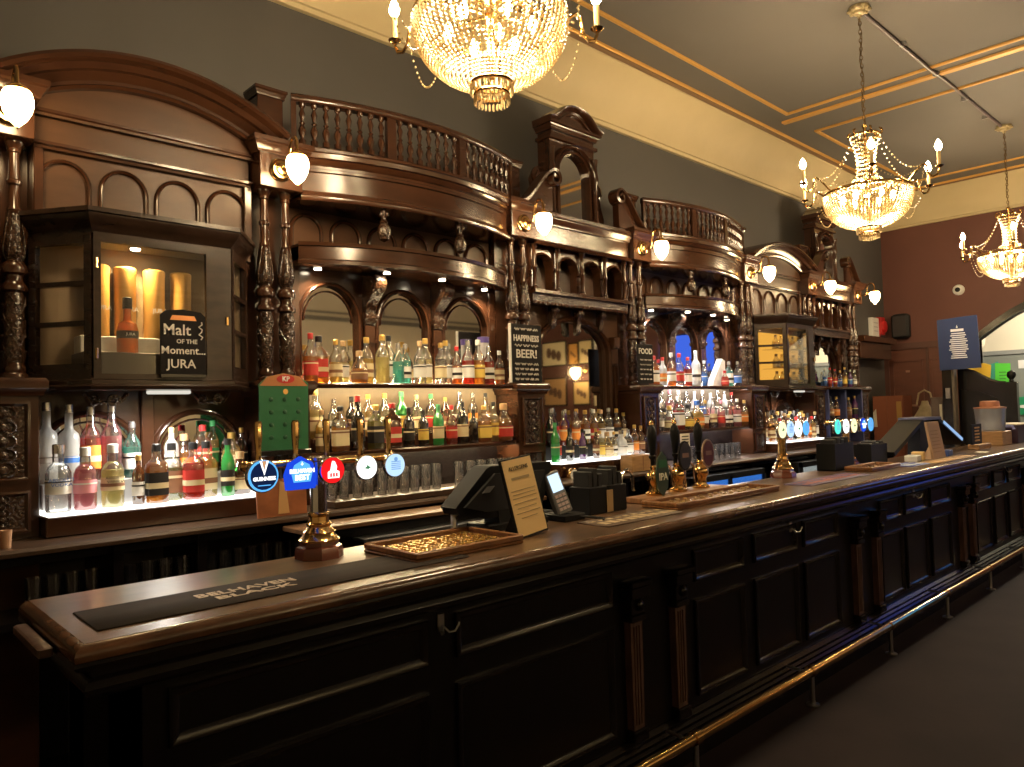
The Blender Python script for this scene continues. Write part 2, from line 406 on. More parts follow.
for i, px in enumerate(PX):
    t = thing('carved_pillar', 'pair of carved dark mahogany columns on a pier, '+anch[i], 'pillar', (px, YC, 0), 'carved column pairs of the back bar')
    MB().bbox(px-.135, px+.135, 3.735, YW, 0, 1.74).build('pier', WOOD, t)
    MB().sweep([(px-.135, YW-.01), (px-.135, 3.735), (px+.135, 3.735), (px+.135, YW-.01)], [(0, 1.72), (.012, 1.722), (.016, 1.74), (.03, 1.755), (.03, 1.785), (.02, 1.80), (-.02, 1.80), (-.02, 1.72)]).build('pier_cap', WOOD, t)
    MB().box(px-.14, px+.14, 3.72, YW, 1.78, 1.80).build('shelf_block', WOOD, t)
    carvedpanel(t, px-.1, px+.1, 1.36, 1.70, 3.732)
    carvedpanel(t, px-.1, px+.1, 1.14, 1.32, 3.732)
    MB().box(px-.13, px+.13, 3.95, YW, 1.80, 2.86).build('back_board', WOOD, t)
    for z in (2.3, 2.45, 2.6, 2.7): MB().box(px-.012, px+.012, 3.945, 3.955, z, z+.06).build('carved_stud', CARVE, t)
    column(t, px-.062); column(t, px+.062)
    MB().bbox(px-.125, px+.125, 3.755, YW, 2.85, 3.06).build('entablature_block', WOOD, t)
    MB().sweep([(px-.125, YW-.01), (px-.125, 3.755), (px+.125, 3.755), (px+.125, YW-.01)], cornice(3.03, 3.11, .05)).build('block_cornice', WOOD, t)
    if i not in (0, 6):
        MB().bbox(px-.085, px+.065, 3.86, 4.0, 3.10, 3.40).build('attic_block', WOOD, t)
        MB().sweep([(px-.085, 4.0), (px-.085, 3.86), (px+.065, 3.86), (px+.065, 4.0)], cornice(3.39, 3.44, .02)).build('attic_cap', WOOD, t)

# ------------------------------------------------------------------ back bar: bow-fronted bays
def archmould(parent, cx, hw, zs, rise, zb, y, wd=.018, dep=.018, m=WOOD, name='arch_moulding', n=14):
    p = [(cx-hw, zb)]+archpts(cx, hw, zs, rise, n)+[(cx+hw, zb)]
    return MB().sweepxz(p, [(0, y), (0, y-dep*.7), (wd*.35, y-dep), (wd*.7, y-dep*.8), (wd, y-dep*.3), (wd, y)]).build(name, m, parent)
balp = []
def baluster(parent, x, y, z):
    if not balp:
        pr = [(.021, 0), (.021, .03), (.011, .035), (.010, .045), (.019, .065), (.022, .085), (.014, .11), (.009, .118), (.017, .128), (.009, .138), (.014, .165), (.019, .18), (.012, .2), (.009, .212), (.018, .222), (.018, .245)]
        o = MB().lathe(pr, n=8).build('baluster', WOOD, parent, local=True); balp.append(o)
    else: o = inst(balp[0], 'baluster', parent)
    q = parent; off = Vector((0, 0, 0))
    while q is not None: off += q.location; q = q.parent
    o.location = Vector((x, y, z))-off
def corbel(parent, x, z0, z1, y, w=.06, d=.13, name='carved_bracket', m=CARVE):
    h = z1-z0
    pts = [(y, z0), (y-.02, z0), (y-.035, z0+h*.05), (y-.045, z0+h*.15), (y-.04, z0+h*.28), (y-.05, z0+h*.42), (y-d*.6, z0+h*.56), (y-d*.85, z0+h*.68), (y-d, z0+h*.82), (y-d*.95, z0+h*.94), (y-d*.8, z1), (y, z1)]
    o = MB().poly(pts, x-w/2, x+w/2, 'yz').build(name, m, parent, smooth=50)
    M = Matrix.Rotation(PI/2, 3, 'Y')
    for s_ in (-1, 1):
        MB().lathe([(.001, -.010), (h*.06, -.010), (h*.07, -.006), (h*.15, -.006), (h*.15, .006), (h*.07, .006), (h*.06, .010), (.001, .010)], (x+s_*w/2, y-d*.66, z0+h*.8), 14, M).build('scroll', m, o)
        MB().lathe([(h*.08, -.006), (h*.08, .006)], (x+s_*w/2, y-.03, z0+h*.17), 10, M).build('scroll', m, o)
    return o
LEDW = glow('warm led', (1, .78, .44), 50)
def downlight(parent, x, y, z, power=3.0, c=(1, .78, .48), spot=125):
    o = MB().lathe([(.030, -.012), (.030, 0), (.002, 0)], (x, y, z), 14).build('downlight', CHROME, parent)
    MB().lathe([(.021, -.016), (.021, -.012)], (x, y, z), 12).build('downlight_lens', glow('downlight lens', (1, .85, .6), 25), o)
    q = parent; off = Vector((0, 0, 0))
    while q is not None: off += q.location; q = q.parent
    light('downlight_beam', 'SPOT', Vector((x, y, z-.02))-off, power, c, parent, .02, spot, .7)
def bow(x0, x1, label, cool=0):
    cx = (x0+x1)/2
    t = thing('bow_bay', label, 'back bar', (cx, YC, 0), 'bow-fronted bays of the back bar')
    A = arcpath(x0, x1, 3.80, .17)
    # big curved entablature
    MB().sweep(A, [(-.10, 2.82), (.02, 2.82), (.025, 2.83), (.025, 2.845), (.01, 2.855), (.005, 2.875), (0, 2.88), (0, 2.985), (.012, 2.99), (.012, 3.005), (.004, 3.01), (.004, 3.025), (.02, 3.035), (.03, 3.055), (.045, 3.06), (.05, 3.085), (.06, 3.09), (.06, 3.105), (-.10, 3.115)]).build('curved_entablature', WOOD, t)
    MB().poly(A+[(x1, YW), (x0, YW)], 2.83, 2.85, 'xy').build('soffit', WOOD, t, smooth=0)
    MB().poly(A+[(x1, YW), (x0, YW)], 3.09, 3.105, 'xy').build('balcony_floor', WOOD, t, smooth=0)
    # blind arcade
    MB().box(x0, x1, 4.0, 4.03, 2.58, 2.83).build('arcade_panel', PANEL, t, smooth=0)
    n = 6; s_ = (x1-x0)/n
    for k in range(n): archmould(t, x0+s_*(k+.5), s_*.33, 2.70, s_*.33, 2.58, 4.0, .024, .025, name='blind_arch')
    # lower canopy
    B = arcpath(x0, x1, 3.84, .22)
    MB().sweep(B, [(-.08, 2.465), (.0, 2.465), (.012, 2.47), (.012, 2.49), (0, 2.50), (-.002, 2.57), (.008, 2.575), (.012, 2.595), (-.08, 2.60)]).build('curved_canopy', WOOD, t)
    MB().poly(B+[(x1, YW), (x0, YW)], 2.475, 2.495, 'xy').build('canopy_soffit', WOOD, t, smooth=0)
    MB().poly(B+[(x1, YW), (x0, YW)], 2.57, 2.585, 'xy').build('canopy_top', WOOD, t, smooth=0)
    for q in (.10, .36, .64, .90):
        i = q*20; p = B[int(i)]; downlight(t, p[0], p[1]+.13, 2.475, 19.0, ((1, .8, .5), (.95, .95, 1))[cool])
    # pendants
    for q in (.34, .66):
        p = A[int(q*20)]
        o = MB().lathe([(.002, -.205), (.03, -.19), (.041, -.155), (.04, -.125), (.026, -.10), (.022, -.095), (.028, -.085), (.016, -.075), (.012, -.05), (.018, -.03), (.014, -.012), (.026, 0), (.026, .01)], (p[0], p[1]+.02, 2.83), 12).build('pendant', CARVE, t)
        for s2 in range(4):
            a = s2*PI/2+.4; MB().sphere((p[0]+.022*math.cos(a), p[1]+.02+.022*math.sin(a), 2.79), .011, 6, 4, sz=1.8).build('pendant_leaf', CARVE, o)
    # mirrors in arches
    wd = (x1-x0)/3
    for k in range(3):
        c = x0+wd*(k+.5); hw = wd/2-.075
        MB().archplate(x0+wd*k, x0+wd*(k+1), 1.80, 2.475, c, hw, 2.17, .215, 1.84, YM, YM+.03).build('arch_board', WOOD, t)
        archmould(t, c, hw, 2.17, .215, 1.84, YM, .028, .02)
        MB().poly([(c-hw-.01, 1.83)]+archpts(c, hw+.01, 2.17, .225)+[(c+hw+.01, 1.83)], YM+.022, YM+.04).build('mirror', MIRROR, t, smooth=0)
        archmould(t, c, hw-.03, 2.17, .18, 2.19, YM+.02, .010, .012, name='mirror_bead')
    for k in (1, 2):
        c = x0+wd*k
        corbel(t, c, 2.16, 2.465, YM, .075, .17)
        MB().bbox(c-.035, c+.035, YM-.03, YM, 1.82, 2.16).build('post', WOOD, t)
        MB().box(c-.045, c+.045, YM-.04, YM, 2.05, 2.07).build('post_ring', WOOD, t, smooth=0)
    for c in (x0+.03, x1-.03): MB().bbox(c-.03, c+.03, YM-.02, YM, 1.82, 2.46).build('post', WOOD, t)
    # shelves
    SA = arcpath(x0, x1, 3.76, .05)
    for z in (1.79, 1.40):
        MB().sweep(SA, [(-.06, z-.010), (-.012, z-.010), (-.012, z-.03), (0, z-.03), (.008, z-.02), (.008, z-.008), (0, z), (-.06, z)]).build('shelf_edge', WOOD, t)
        MB().poly([(x, y+.05) for x, y in SA]+[(x1, YM), (x0, YM)], z-.010, z, 'xy').build('shelf', WOOD, t, smooth=0)
    MB().box(x0, x1, YM-.005, YM+.03, 1.38, 1.78).build('shelf_back', mat('tan back', (.20, .14, .08), .45, var=.4, vscale=3), t, smooth=0)
    MB().box(x0, x1, YM-.005, YM+.03, 1.12, 1.38).build('lower_back', EBON, t, smooth=0)
    for z, yy in ((1.779, 3.80), (2.46, 3.955), (1.389, 3.80)):
        if z > 2: continue
        MB().box(x0+.03, x1-.03, yy, yy+.03, z-.010, z).build('led_strip', LEDW if not cool else glow('cool led', (1, .90, .80), 34), t, smooth=0)
    MB().box(x0+.03, x1-.03, YM-.025, YM-.008, 1.792, 1.802).build('led_strip', LEDW if not cool else glow('cool led', (1, .90, .80), 34), t, smooth=0)
    # balustrade
    C = arcpath(x0-.05, x1+.05, 3.81, .16, 60)
    br = MB().sweep(C, [(-.03, 3.105), (.02, 3.105), (.02, 3.125), (.01, 3.135), (-.02, 3.135), (-.03, 3.125)]).build('balustrade', WOOD, t)
    MB().sweep(C, [(-.03, 3.375), (.02, 3.375), (.028, 3.385), (.028, 3.405), (.018, 3.42), (-.022, 3.42), (-.03, 3.405)]).build('hand_rail', WOOD, br)
    sup = [0, 1, 19.5, 21.5, 38.5, 40.5, 59, 60]
    def at(i):
        a = int(i); b = min(a+1, 60); f = i-a; return (C[a][0]*(1-f)+C[b][0]*f, C[a][1]*(1-f)+C[b][1]*f)
    for i in (0, 2, 4, 6):
        a, b = at(sup[i]), at(sup[i+1]); n_ = Vector((b[1]-a[1], a[0]-b[0])).normalized()*.018
        MB().poly([(a[0]+n_.x, a[1]+n_.y), (b[0]+n_.x, b[1]+n_.y), (b[0]-n_.x, b[1]-n_.y), (a[0]-n_.x, a[1]-n_.y)], 3.13, 3.38, 'xy').build('balustrade_post', WOOD, br, smooth=0)
    for a, b, n_ in ((1, 19.5, 8), (21.5, 38.5, 7), (40.5, 59, 8)):
        for k in range(n_):
            p = at(a+(b-a)*(k+.5)/n_); baluster(br, p[0], p[1], 3.133)
    return t
bow(PX[1]+.135, PX[2]-.135, 'bow-fronted mahogany bay with balustrade between green snack card and happiness chalkboard')
bow(PX[3]+.135, PX[4]-.135, 'bow-fronted mahogany bay with balustrade between food chalkboard and amber-lit cabinet', 1)

# ------------------------------------------------------------------ back bar: arched bays with display cabinets
LITW = glow('lit acrylic', (1, .96, .86), 2.0)
def archbay(x0, x1, label):
    cx = (x0+x1)/2; hw = (x1-x0)/2
    t = thing('arched_bay', label, 'back bar', (cx, YC, 0), 'arched cabinet bays of the back bar')
    MB().box(x0, x1, 3.87, YW, 2.45, 3.06).build('back_panel', PANEL, t, smooth=0)
    def seg(apex, drop, ext=0):
        h = hw+.09+ext; rad = (h*h+drop*drop)/(2*drop); a0 = math.asin(h/rad)
        return [(cx+rad*math.sin(-a0+2*a0*i/24), apex-rad+rad*math.cos(-a0+2*a0*i/24)) for i in range(25)]
    P = seg(3.20, .18)
    MB().poly(P+[(x1+.08, 3.0), (x0-.08, 3.0)], 3.84, YW).build('tympanum', PANEL, t, smooth=0)
    MB().sweepxz(P, [(0, YW), (0, 3.80), (.012, 3.79), (.02, 3.80), (.035, 3.80), (.05, 3.785), (.07, 3.77), (.075, 3.75), (.1, 3.735), (.11, 3.70), (.125, 3.69), (.14, 3.695), (.145, 3.72), (.145, YW)]).build('segmental_arch', WOOD, t, smooth=35)
    for z, d in ((3.0, .03), (2.85, .03)):
        MB().sweep([(x0, 3.86), (x1, 3.86)], [(0, z), (d*.5, z), (d*.6, z+.012), (d, z+.018), (d, z+.03), (d*.4, z+.038), (0, z+.04)]).build('moulding', WOOD, t)
    n = 4; s_ = (x1-x0)/n
    for k in range(n): archmould(t, x0+s_*(k+.5), s_*.37, 2.70, s_*.40, 2.52, 3.87, .02, .022, name='blind_arch')
    for c in (x0+.02, x1-.02): MB().bbox(c-.02, c+.02, 3.84, 3.87, 2.5, 2.85).build('post', WOOD, t)
    # arcade of two arched mirrors under the cabinet
    wd = (x1-x0)/2
    for k in range(2):
        c = x0+wd*(k+.5); h = wd/2-.05
        MB().archplate(x0+wd*k, x0+wd*(k+1), 1.12, 1.78, c, h, 1.44, .19, 1.2, YM, YM+.03).build('arch_board', WOOD, t)
        archmould(t, c, h, 1.44, .19, 1.2, YM, .03, .02)
        MB().poly([(c-h-.01, 1.2)]+archpts(c, h+.01, 1.44, .2)+[(c+h+.01, 1.2)], YM+.022, YM+.04).build('mirror', MIRROR, t, smooth=0)
        archmould(t, c, h-.03, 1.44, .16, 1.24, YM+.02, .01, .012, name='mirror_bead')
    MB().bbox(cx-.03, cx+.03, YM-.03, YM, 1.2, 1.75).build('post', WOOD, t)
    for q in (.27, .75):      # scrolled iron-like brackets under the cabinet
        c = x0+(x1-x0)*q
        mb = MB()
        mb.tube([(c-.09+.18*u, 3.78, 1.735-.055*math.sin(PI*u)-.01*math.sin(3*PI*u)) for u in [k/14 for k in range(15)]], .011, 6)
        mb.tube([(c+.03+.028*(1-u*.6)*math.cos(u*9), 3.775, 1.70+.028*(1-u*.6)*math.sin(u*9)) for u in [k/16 for k in range(17)]], .008, 5)
        mb.tube([(c-.05+.022*(1-u*.6)*math.cos(-u*9+2), 3.775, 1.70+.022*(1-u*.6)*math.sin(-u*9+2)) for u in [k/16 for k in range(17)]], .008, 5)
        mb.build('scroll_bracket', CARVE, t)
    # lit shelf
    MB().bbox(x0, x1, 3.62, YM, 1.12, 1.205).build('shelf', WOOD, t)
    MB().box(x0+.01, x1-.01, 3.625, YM-.01, 1.205, 1.218).build('lit_shelf_panel', LITW, t, smooth=0)
    return t
archbay(PX[0]+.135, PX[1]-.135, 'arched mahogany bay holding the cabinet with gold tubes')
archbay(PX[4]+.135, PX[5]-.135, 'arched mahogany bay holding the amber-lit cabinet')

CABW = mat('cabinet wood', (.034, .018, .012), .24, var=.4, vscale=8, stretch=(1, 1, 3), coat=.1, spec=.4)
def cabinet(x0, x1, label, amber=False):
    cx = (x0+x1)/2-.025; a, b = cx-.49, cx+.49; c, d = cx-.305, cx+.305; yf, yb = 3.60, 3.855
    t = thing('display_cabinet', label, 'cabinet', (cx, yf, 1.77), 'glazed display cabinets')
    P = [(a, yb), (c, yf), (d, yf), (b, yb)]
    MB().sweep(P, [(-.05, 2.43), (.0, 2.43), (.008, 2.435), (.01, 2.45), (.03, 2.475), (.05, 2.50), (.052, 2.515), (.06, 2.52), (.06, 2.54), (-.05, 2.55)]).build('cornice', CABW, t)
    MB().poly([(p[0], p[1]) for p in P], 2.42, 2.44, 'xy').build('ceiling_board', mat('cabinet lining', (.28, .25, .2), .5), t, smooth=0)
    MB().poly([(p[0], p[1]) for p in P], 2.525, 2.545, 'xy').build('top_board', CABW, t, smooth=0)
    MB().sweep(P, [(-.04, 1.74), (.03, 1.745), (.036, 1.76), (.02, 1.77), (.02, 1.785), (.008, 1.795), (-.04, 1.80)]).build('base_moulding', CABW, t)
    MB().poly([(p[0], p[1]) for p in P], 1.77, 1.795, 'xy').build('floor_board', CABW, t, smooth=0)
    MB().box(a+.03, b-.03, yb-.012, yb+.01, 1.78, 2.44).build('back_board', mat('cabinet back', (.30, .20, .10), .5), t, smooth=0)
    MB().bbox(cx-.07, cx+.12, yf+.02, yf+.06, 1.725, 1.742).build('under_light', glow('under light', (1, .93, .80), .5), t)
    light('under_light_beam', 'SPOT', Vector((cx, yf+.05, 1.72))-t.location, 26, (1, .93, .82), t, .05, 165, .6)
    # frames: sides have three panes, front one large pane with a stile
    def side(p, q, nm):
        dx, dy = q[0]-p[0], q[1]-p[1]; L = math.hypot(dx, dy); ang = math.atan2(dy, dx)
        M = Matrix.Translation((p[0], p[1], 0)) @ Matrix.Rotation(ang, 4, 'Z')
        fr = MB().box(0, .035, -.012, .014, 1.79, 2.44).box(L-.035, L, -.012, .014, 1.79, 2.44).box(0.03, L-.03, -.012, .014, 1.79, 1.86).box(.03, L-.03, -.012, .014, 2.39, 2.44)
        zs = [1.86+(2.39-1.86)*k/3 for k in range(4)]
        for z in zs[1:3]: fr.box(.03, L-.03, -.012, .012, z-.011, z+.011)
        fo = fr.xf(M).build('side_frame', CABW, t, smooth=0)
        for k in range(3):
            g = MB(); e = .014; z0, z1 = zs[k]+.008, zs[k+1]-.008; u0_, u1_ = .033, L-.033
            g.add([(u0_, .004, z0), (u1_, .004, z0), (u1_, .004, z1), (u0_, .004, z1), (u0_+e, -.003, z0+e), (u1_-e, -.003, z0+e), (u1_-e, -.003, z1-e), (u0_+e, -.003, z1-e)],
                  [(0, 1, 5, 4), (1, 2, 6, 5), (2, 3, 7, 6), (3, 0, 4, 7), (4, 5, 6, 7)])
            g.xf(M).build('bevelled_pane', GLASSP, fo, smooth=0)
    side((a, yb), (c, yf), 'l'); side((d, yf), (b, yb), 'r')
    fr = MB().box(c, c+.03, yf-.012, yf+.014, 1.79, 2.44).box(d-.12, d, yf-.012, yf+.014, 1.79, 2.44).box(c+.03, d-.12, yf-.012, yf+.014, 1.79, 1.815).box(c+.03, d-.12, yf-.012, yf+.014, 2.40, 2.44)
    fr.build('front_frame', CABW, t, smooth=0)
    MB().box(c+.03, d-.12, yf-.002, yf+.002, 1.815, 2.40).build('front_pane', GLASSP, t, smooth=0)
    MB().box(d-.028, d-.018, yf-.024, yf-.012, 2.06, 2.10).build('door_catch', BRASS, t, smooth=0)
    for k in range(2):
        for zz in (1.88, 2.28): MB().lathe([(.006, 0), (.006, .045)], (c+.012, yf-.014, zz), 6).build('hinge', BRASS, t)
        break
    downlight(t, cx-.1, yf+.1, 2.418, 26 if not amber else 7, (1, .70, .34), 140)
    if amber:
        for z in (1.97, 2.17): MB().box(a+.09, b-.09, yf+.05, yb-.015, z, z+.008).build('glass_shelf', TUMBLER, t, smooth=0)
        MB().box(a+.06, b-.06, yb-.03, yb-.014, 1.82, 2.36).build('lit_back', glow('amber back light', (1, .48, .07), .6), t, smooth=0)
    else:
        MB().bbox(c-.03, d+.03, yf+.02, yb-.015, 1.795, 1.915).build('plinth', mat('plinth dark', (.06, .045, .035), .5), t)
        MB().bbox(c-.02, d-.02, yf+.125, yb-.015, 1.915, 1.995).build('marble_step', mat('marble', (.62, .60, .55), .35, var=.3, vscale=12), t)
    return t, cx, yf, yb
cab, ccx, cyf, cyb = cabinet(PX[0]+.135, PX[1]-.135, 'dark glazed corner cabinet with gold tubes and a whisky bottle inside')
cab2, c2x, _, _ = cabinet(PX[4]+.135, PX[5]-.135, 'dark glazed display cabinet glowing amber inside', True)
# contents of the first cabinet
TUBE = mat('gold tube', (.85, .48, .12), .3, .3)
for k, (dx, dy) in enumerate(((-.24, .175), (-.125, .175), (.005, .175), (.13, .175))):
    o = MB().lathe([(.047, 0), (.048, .004), (.048, .30), (.05, .305), (.05, .325), (.044, .332)], (0, 0, 0), 18).build('whisky_tube', TUBE)
    o.location = (ccx+dx, cyf+dy, 1.995)
    tag(o, ('first', 'second', 'third', 'fourth')[k]+' tall gold whisky tube along the back of the display cabinet', 'tube', 'gold tubes in the cabinet')
    text('tube_lettering', 'JURA', .03, (0, 0, 0), CHALK, o, M=Matrix.Translation((.012, -.0495, .13)) @ Matrix.Rotation(PI/2, 4, 'X'))
b = MB().lathe([(.038, 0), (.041, .005), (.041, .09), (.034, .115), (.017, .125), (.015, .135), (.015, .18)], n=16).build('whisky_bottle', glass('amber whisky', (.95, .30, .04), .45, .5, .4))
b.location = (ccx-.145, cyf+.07, 1.915); b.scale = (1.1, 1.1, 1.18); tag(b, 'amber squat whisky bottle in front of the gold tubes in the cabinet', 'bottle')
MB().lathe([(.0185, .172), (.0185, .215), (.012, .218)], n=12).build('stopper', BLACK, b, local=True)
MB().lathe([(.0418, .055), (.0418, .085)], n=16, caps=False).build('label', INK, b, local=True)
text('bottle_lettering', 'JURA', .016, (0, 0, 0), CHALK, b, M=Matrix.Translation((0, -.0425, .07)) @ Matrix.Rotation(PI/2, 4, 'X'))
t = thing('chalk_sign', 'small round-topped black sign with white hand lettering in front of the cabinet', 'sign', (1.262, cyf-.03, 1.80))
x, y = 1.262, cyf-.035
MB().poly([(x-.102, 1.815), (x+.102, 1.815), (x+.102, 2.09), (x+.08, 2.11), (x, 2.12), (x-.08, 2.11), (x-.102, 2.09)], y, y+.01).build('board', CHALKB, t, smooth=0)
MB().box(x-.102, x+.102, y-.005, y+.02, 1.80, 1.815).build('foot', EBON, t, smooth=0)
for s, sz, z, dx in (('Malt', .072, 2.02, -.03), ('OF THE', .028, 1.968, .015), ('Moment...', .05, 1.925, 0), ('JURA', .058, 1.862, -.01)):
    text('lettering', s, sz, (x+dx, y-.002, z), CHALK, t, bold=.0006)
MB().tube([(x+.08+.010*math.sin(q*2.2), y-.002, 1.98+q*.012) for q in range(8)], .003, 4).build('sprig', CHALK, t)
MB().poly([(x-.06, 2.068), (x+.06, 2.068), (x+.05, 2.09), (x-.05, 2.09)], y-.002, y).build('copper_plate', mat('copper', (.7, .3, .12), .3, .8), t, smooth=0)

# ------------------------------------------------------------------ back bar: tall pedimented bays
def tallbay(x0, x1, label, narrow=False):
    cx = (x0+x1)/2; wd = x1-x0
    t = thing('tall_bay', label, 'back bar', (cx, YC, 0), 'pedimented bays of the back bar')
    MB().box(x0, x1, 3.80, YW, 2.85, 3.03).build('entablature', WOOD, t, smooth=0)
    MB().sweep([(x0, 3.80), (x1, 3.80)], cornice(2.99, 3.08, .05)).build('entablature_cornice', WOOD, t)
    MB().sweep([(x0, 3.80), (x1, 3.80)], [(0, 2.83), (.02, 2.83), (.03, 2.845), (.018, 2.86), (0, 2.87)]).build('architrave', WOOD, t)
    # open arcade
    n = 4; s_ = wd/n
    MB().box(x0, x1, 4.06, 4.08, 2.46, 2.86).build('arcade_back', PANEL, t, smooth=0)
    for k in range(n):
        c = x0+s_*(k+.5)
        MB().archplate(x0+s_*k, x0+s_*(k+1), 2.50, 2.85, c, s_*.36, 2.68, s_*.34, 2.50, 3.86, 3.93).build('arcade_arch', WOOD, t)
        archmould(t, c, s_*.36, 2.68, s_*.34, 2.66, 3.86, .018, .018)
    for k in range(n+1):
        x = x0+s_*k if 0 < k < n else (x0+.03 if k == 0 else x1-.03)
        MB().lathe([(.026, 2.50), (.026, 2.52), (.016, 2.53), (.015, 2.65), (.022, 2.66), (.022, 2.68), (.016, 2.69), (.015, 2.80), (.026, 2.82), (.028, 2.84)], (x, 3.835, 0), 10).build('colonnette', WOOD, t)
    MB().box(x0, x1, 3.80, 4.0, 2.475, 2.50).build('arcade_sill', WOOD, t, smooth=0)
    MB().box(x0, x1, 3.83, 3.97, 2.40, 2.475).build('carved_frieze', CARVE, t, smooth=0)
    for k in range(int(wd/.045)):
        MB().box(x0+.01+k*.045, x0+.035+k*.045, 3.815, 3.83, 2.395, 2.415).build('dentil', WOOD, t, smooth=0)
    for k in range(1, n): corbel(t, x0+s_*k, 2.19+.04*abs(k-2), 2.40, 3.93, .04, .08)
    for sg, x in ((1, x0+.09), (-1, x1-.09)):
        MB().bbox(x-.035, x+.035, 3.88, 3.95, 2.10, 2.20).build('arch_stop', WOOD, t)
    # big arched mirror
    hw = min(.40, wd/2-.14)
    MB().archplate(x0, x1, 1.12, 2.42, cx, hw, 2.06, .24, 1.24, 3.95, 3.98, 20).build('arch_board', PANEL, t)
    archmould(t, cx, hw, 2.06, .24, 1.24, 3.95, .045, .05, n=20)
    MB().poly([(cx-hw-.01, 1.23)]+archpts(cx, hw+.01, 2.06, .25, 20)+[(cx+hw+.01, 1.23)], 3.97, 3.99).build('mirror', MIRROR, t, smooth=0)
    for s2 in (-1, 1):
        x = cx+s2*(wd/2-.055)
        MB().sweepxz([(x-.035, 1.50), (x-.035, 1.98), (x+.035, 1.98), (x+.035, 1.50)], [(0, 3.95), (0, 3.938), (-.012, 3.934), (-.016, 3.945), (-.016, 3.95)], closed=True).build('side_panel', WOOD, t)
    if not narrow:
        MB().bbox(x0, x1, 3.60, 3.96, 1.12, 1.215).build('shelf', WOOD, t)
        MB().box(x0+.01, x1-.01, 3.605, 3.94, 1.215, 1.228).build('lit_shelf_panel', LITW, t, smooth=0)
    else:
        MB().bbox(x0, x1, 3.66, 3.96, 1.76, 1.79).build('shelf', WOOD, t)
        MB().bbox(x0, x1, 3.66, 3.96, 1.38, 1.41).build('shelf', WOOD, t)
        for x in (x0+.02, cx, x1-.02): MB().box(x-.015, x+.015, 3.7, 3.96, 1.12, 1.76).build('shelf_divider', mat('blue paint', (.05, .06, .16), .4), t, smooth=0)
    # attic with tall arched mirror and pediment
    pw = .26; pc = cx-.045
    MB().archplate(pc-pw, pc+pw, 3.07, 3.70, pc, .175, 3.45, .175, 3.07, 3.86, 3.90, 18).build('attic_board', WOOD, t)
    archmould(t, pc, .175, 3.45, .175, 3.07, 3.86, .03, .03, n=18)
    archmould(t, pc, .212, 3.45, .212, 3.38, 3.86, .03, .045, n=18, name='hood_moulding')
    MB().poly([(pc-.185, 3.08)]+archpts(pc, .185, 3.45, .185, 18)+[(pc+.185, 3.08)], 3.885, 3.90).build('attic_mirror', MIRROR, t, smooth=0)
    MB().box(pc-pw, pc+pw, 3.905, 3.99, 3.07, 3.74).build('attic_body', WOOD, t, smooth=0)
    for s2 in (-1, 1):
        x = pc+s2*.252
        MB().lathe([(.032, 3.08), (.034, 3.12), (.024, 3.14), (.022, 3.42), (.03, 3.44), (.034, 3.47), (.028, 3.50), (.024, 3.56), (.03, 3.60), (.034, 3.63)], (x, 3.85, 0), 12).build('attic_column', WOOD, t)
        # flanking console with a scroll eye, standing on the cornice
        pts = [(x+s2*.03, 3.08), (x+s2*.16, 3.08), (x+s2*.165, 3.18), (x+s2*.13, 3.27), (x+s2*.12, 3.33), (x+s2*.13, 3.39), (x+s2*.10, 3.45), (x+s2*.06, 3.47), (x+s2*.03, 3.45)]
        o = MB().poly(pts, 3.90, 3.98).build('console', WOOD, t)
        MB().lathe([(.075, 3.885-3.9), (.075, .0), (.05, .01), (.05, .0), (.02, -.03), (.001, -.03)][:4], (x+s2*.085, 3.905, 3.40), 18, Matrix.Rotation(PI/2, 3, 'X')).build('console_scroll', WOOD, o)
        # sweeping scroll in front of the attic, from the pier towards the mirror
        sx = cx+s2*(wd/2+.19)
        path = []
        for k in range(17):
            u = k/16; path.append((sx-s2*(.36*u), 3.10+.06*u+.24*(3*u*u-2*u**3)))
        ex, ez = path[-1][0], path[-1][1]-.065
        for k in range(1, 22):
            a = PI/2+k*.36; rr = .065*(1-k/26); path.append((ex+s2*rr*math.cos(a)*1.0, ez+rr*math.sin(a)))
        MB().sweepxz(path, [(-.012, 3.72), (.010, 3.715), (.014, 3.73), (.014, 3.81), (-.012, 3.815)]).build('scroll', WOOD, t, smooth=50)
        web = [(p[0], p[1]-.01) for p in path[:17]]+[(ex, 3.09), (sx, 3.09)]
        MB().poly(web, 3.76, 3.80).build('scroll_web', WOOD, t, smooth=0)
    # segmental pediment
    zb = 3.70
    MB().bbox(pc-.28, pc+.28, 3.83, 4.0, zb, zb+.03).build('pediment_fillet', WOOD, t)
    MB().bbox(pc-.25, pc+.25, 3.85, 4.0, zb+.03, zb+.07).build('pediment_frieze', WOOD, t)
    MB().sweep([(pc-.25, 4.0), (pc-.25, 3.85), (pc+.25, 3.85), (pc+.25, 4.0)], cornice(zb+.07, zb+.13, .05)).build('pediment_cornice', WOOD, t)
    p2 = [(pc-.33, zb+.13), (pc-.27, zb+.145), (pc-.22, zb+.185)]
    for k in range(13):
        a = PI*(1-k/12)*.72+PI*.14; p2.append((pc+.22*math.cos(a)/math.cos(PI*.14)*.92, zb+.14+.125*math.sin(a)))
    p2 += [(pc+.22, zb+.185), (pc+.27, zb+.145), (pc+.33, zb+.13)]
    p2 = [(pc+(x-pc)*.91, z) for x, z in p2]
    MB().poly(p2, 3.84, 4.0).build('tympanum', WOOD, t, smooth=0)
    MB().sweepxz(p2, [(0, 4.0), (0, 3.80), (.01, 3.785), (.022, 3.78), (.03, 3.80), (.03, 4.0)]).build('pediment_arch', WOOD, t, smooth=50)
    inner = [(pc+(x-pc)*.72, zb+.13+(z-zb-.13)*.66) for x, z in p2]
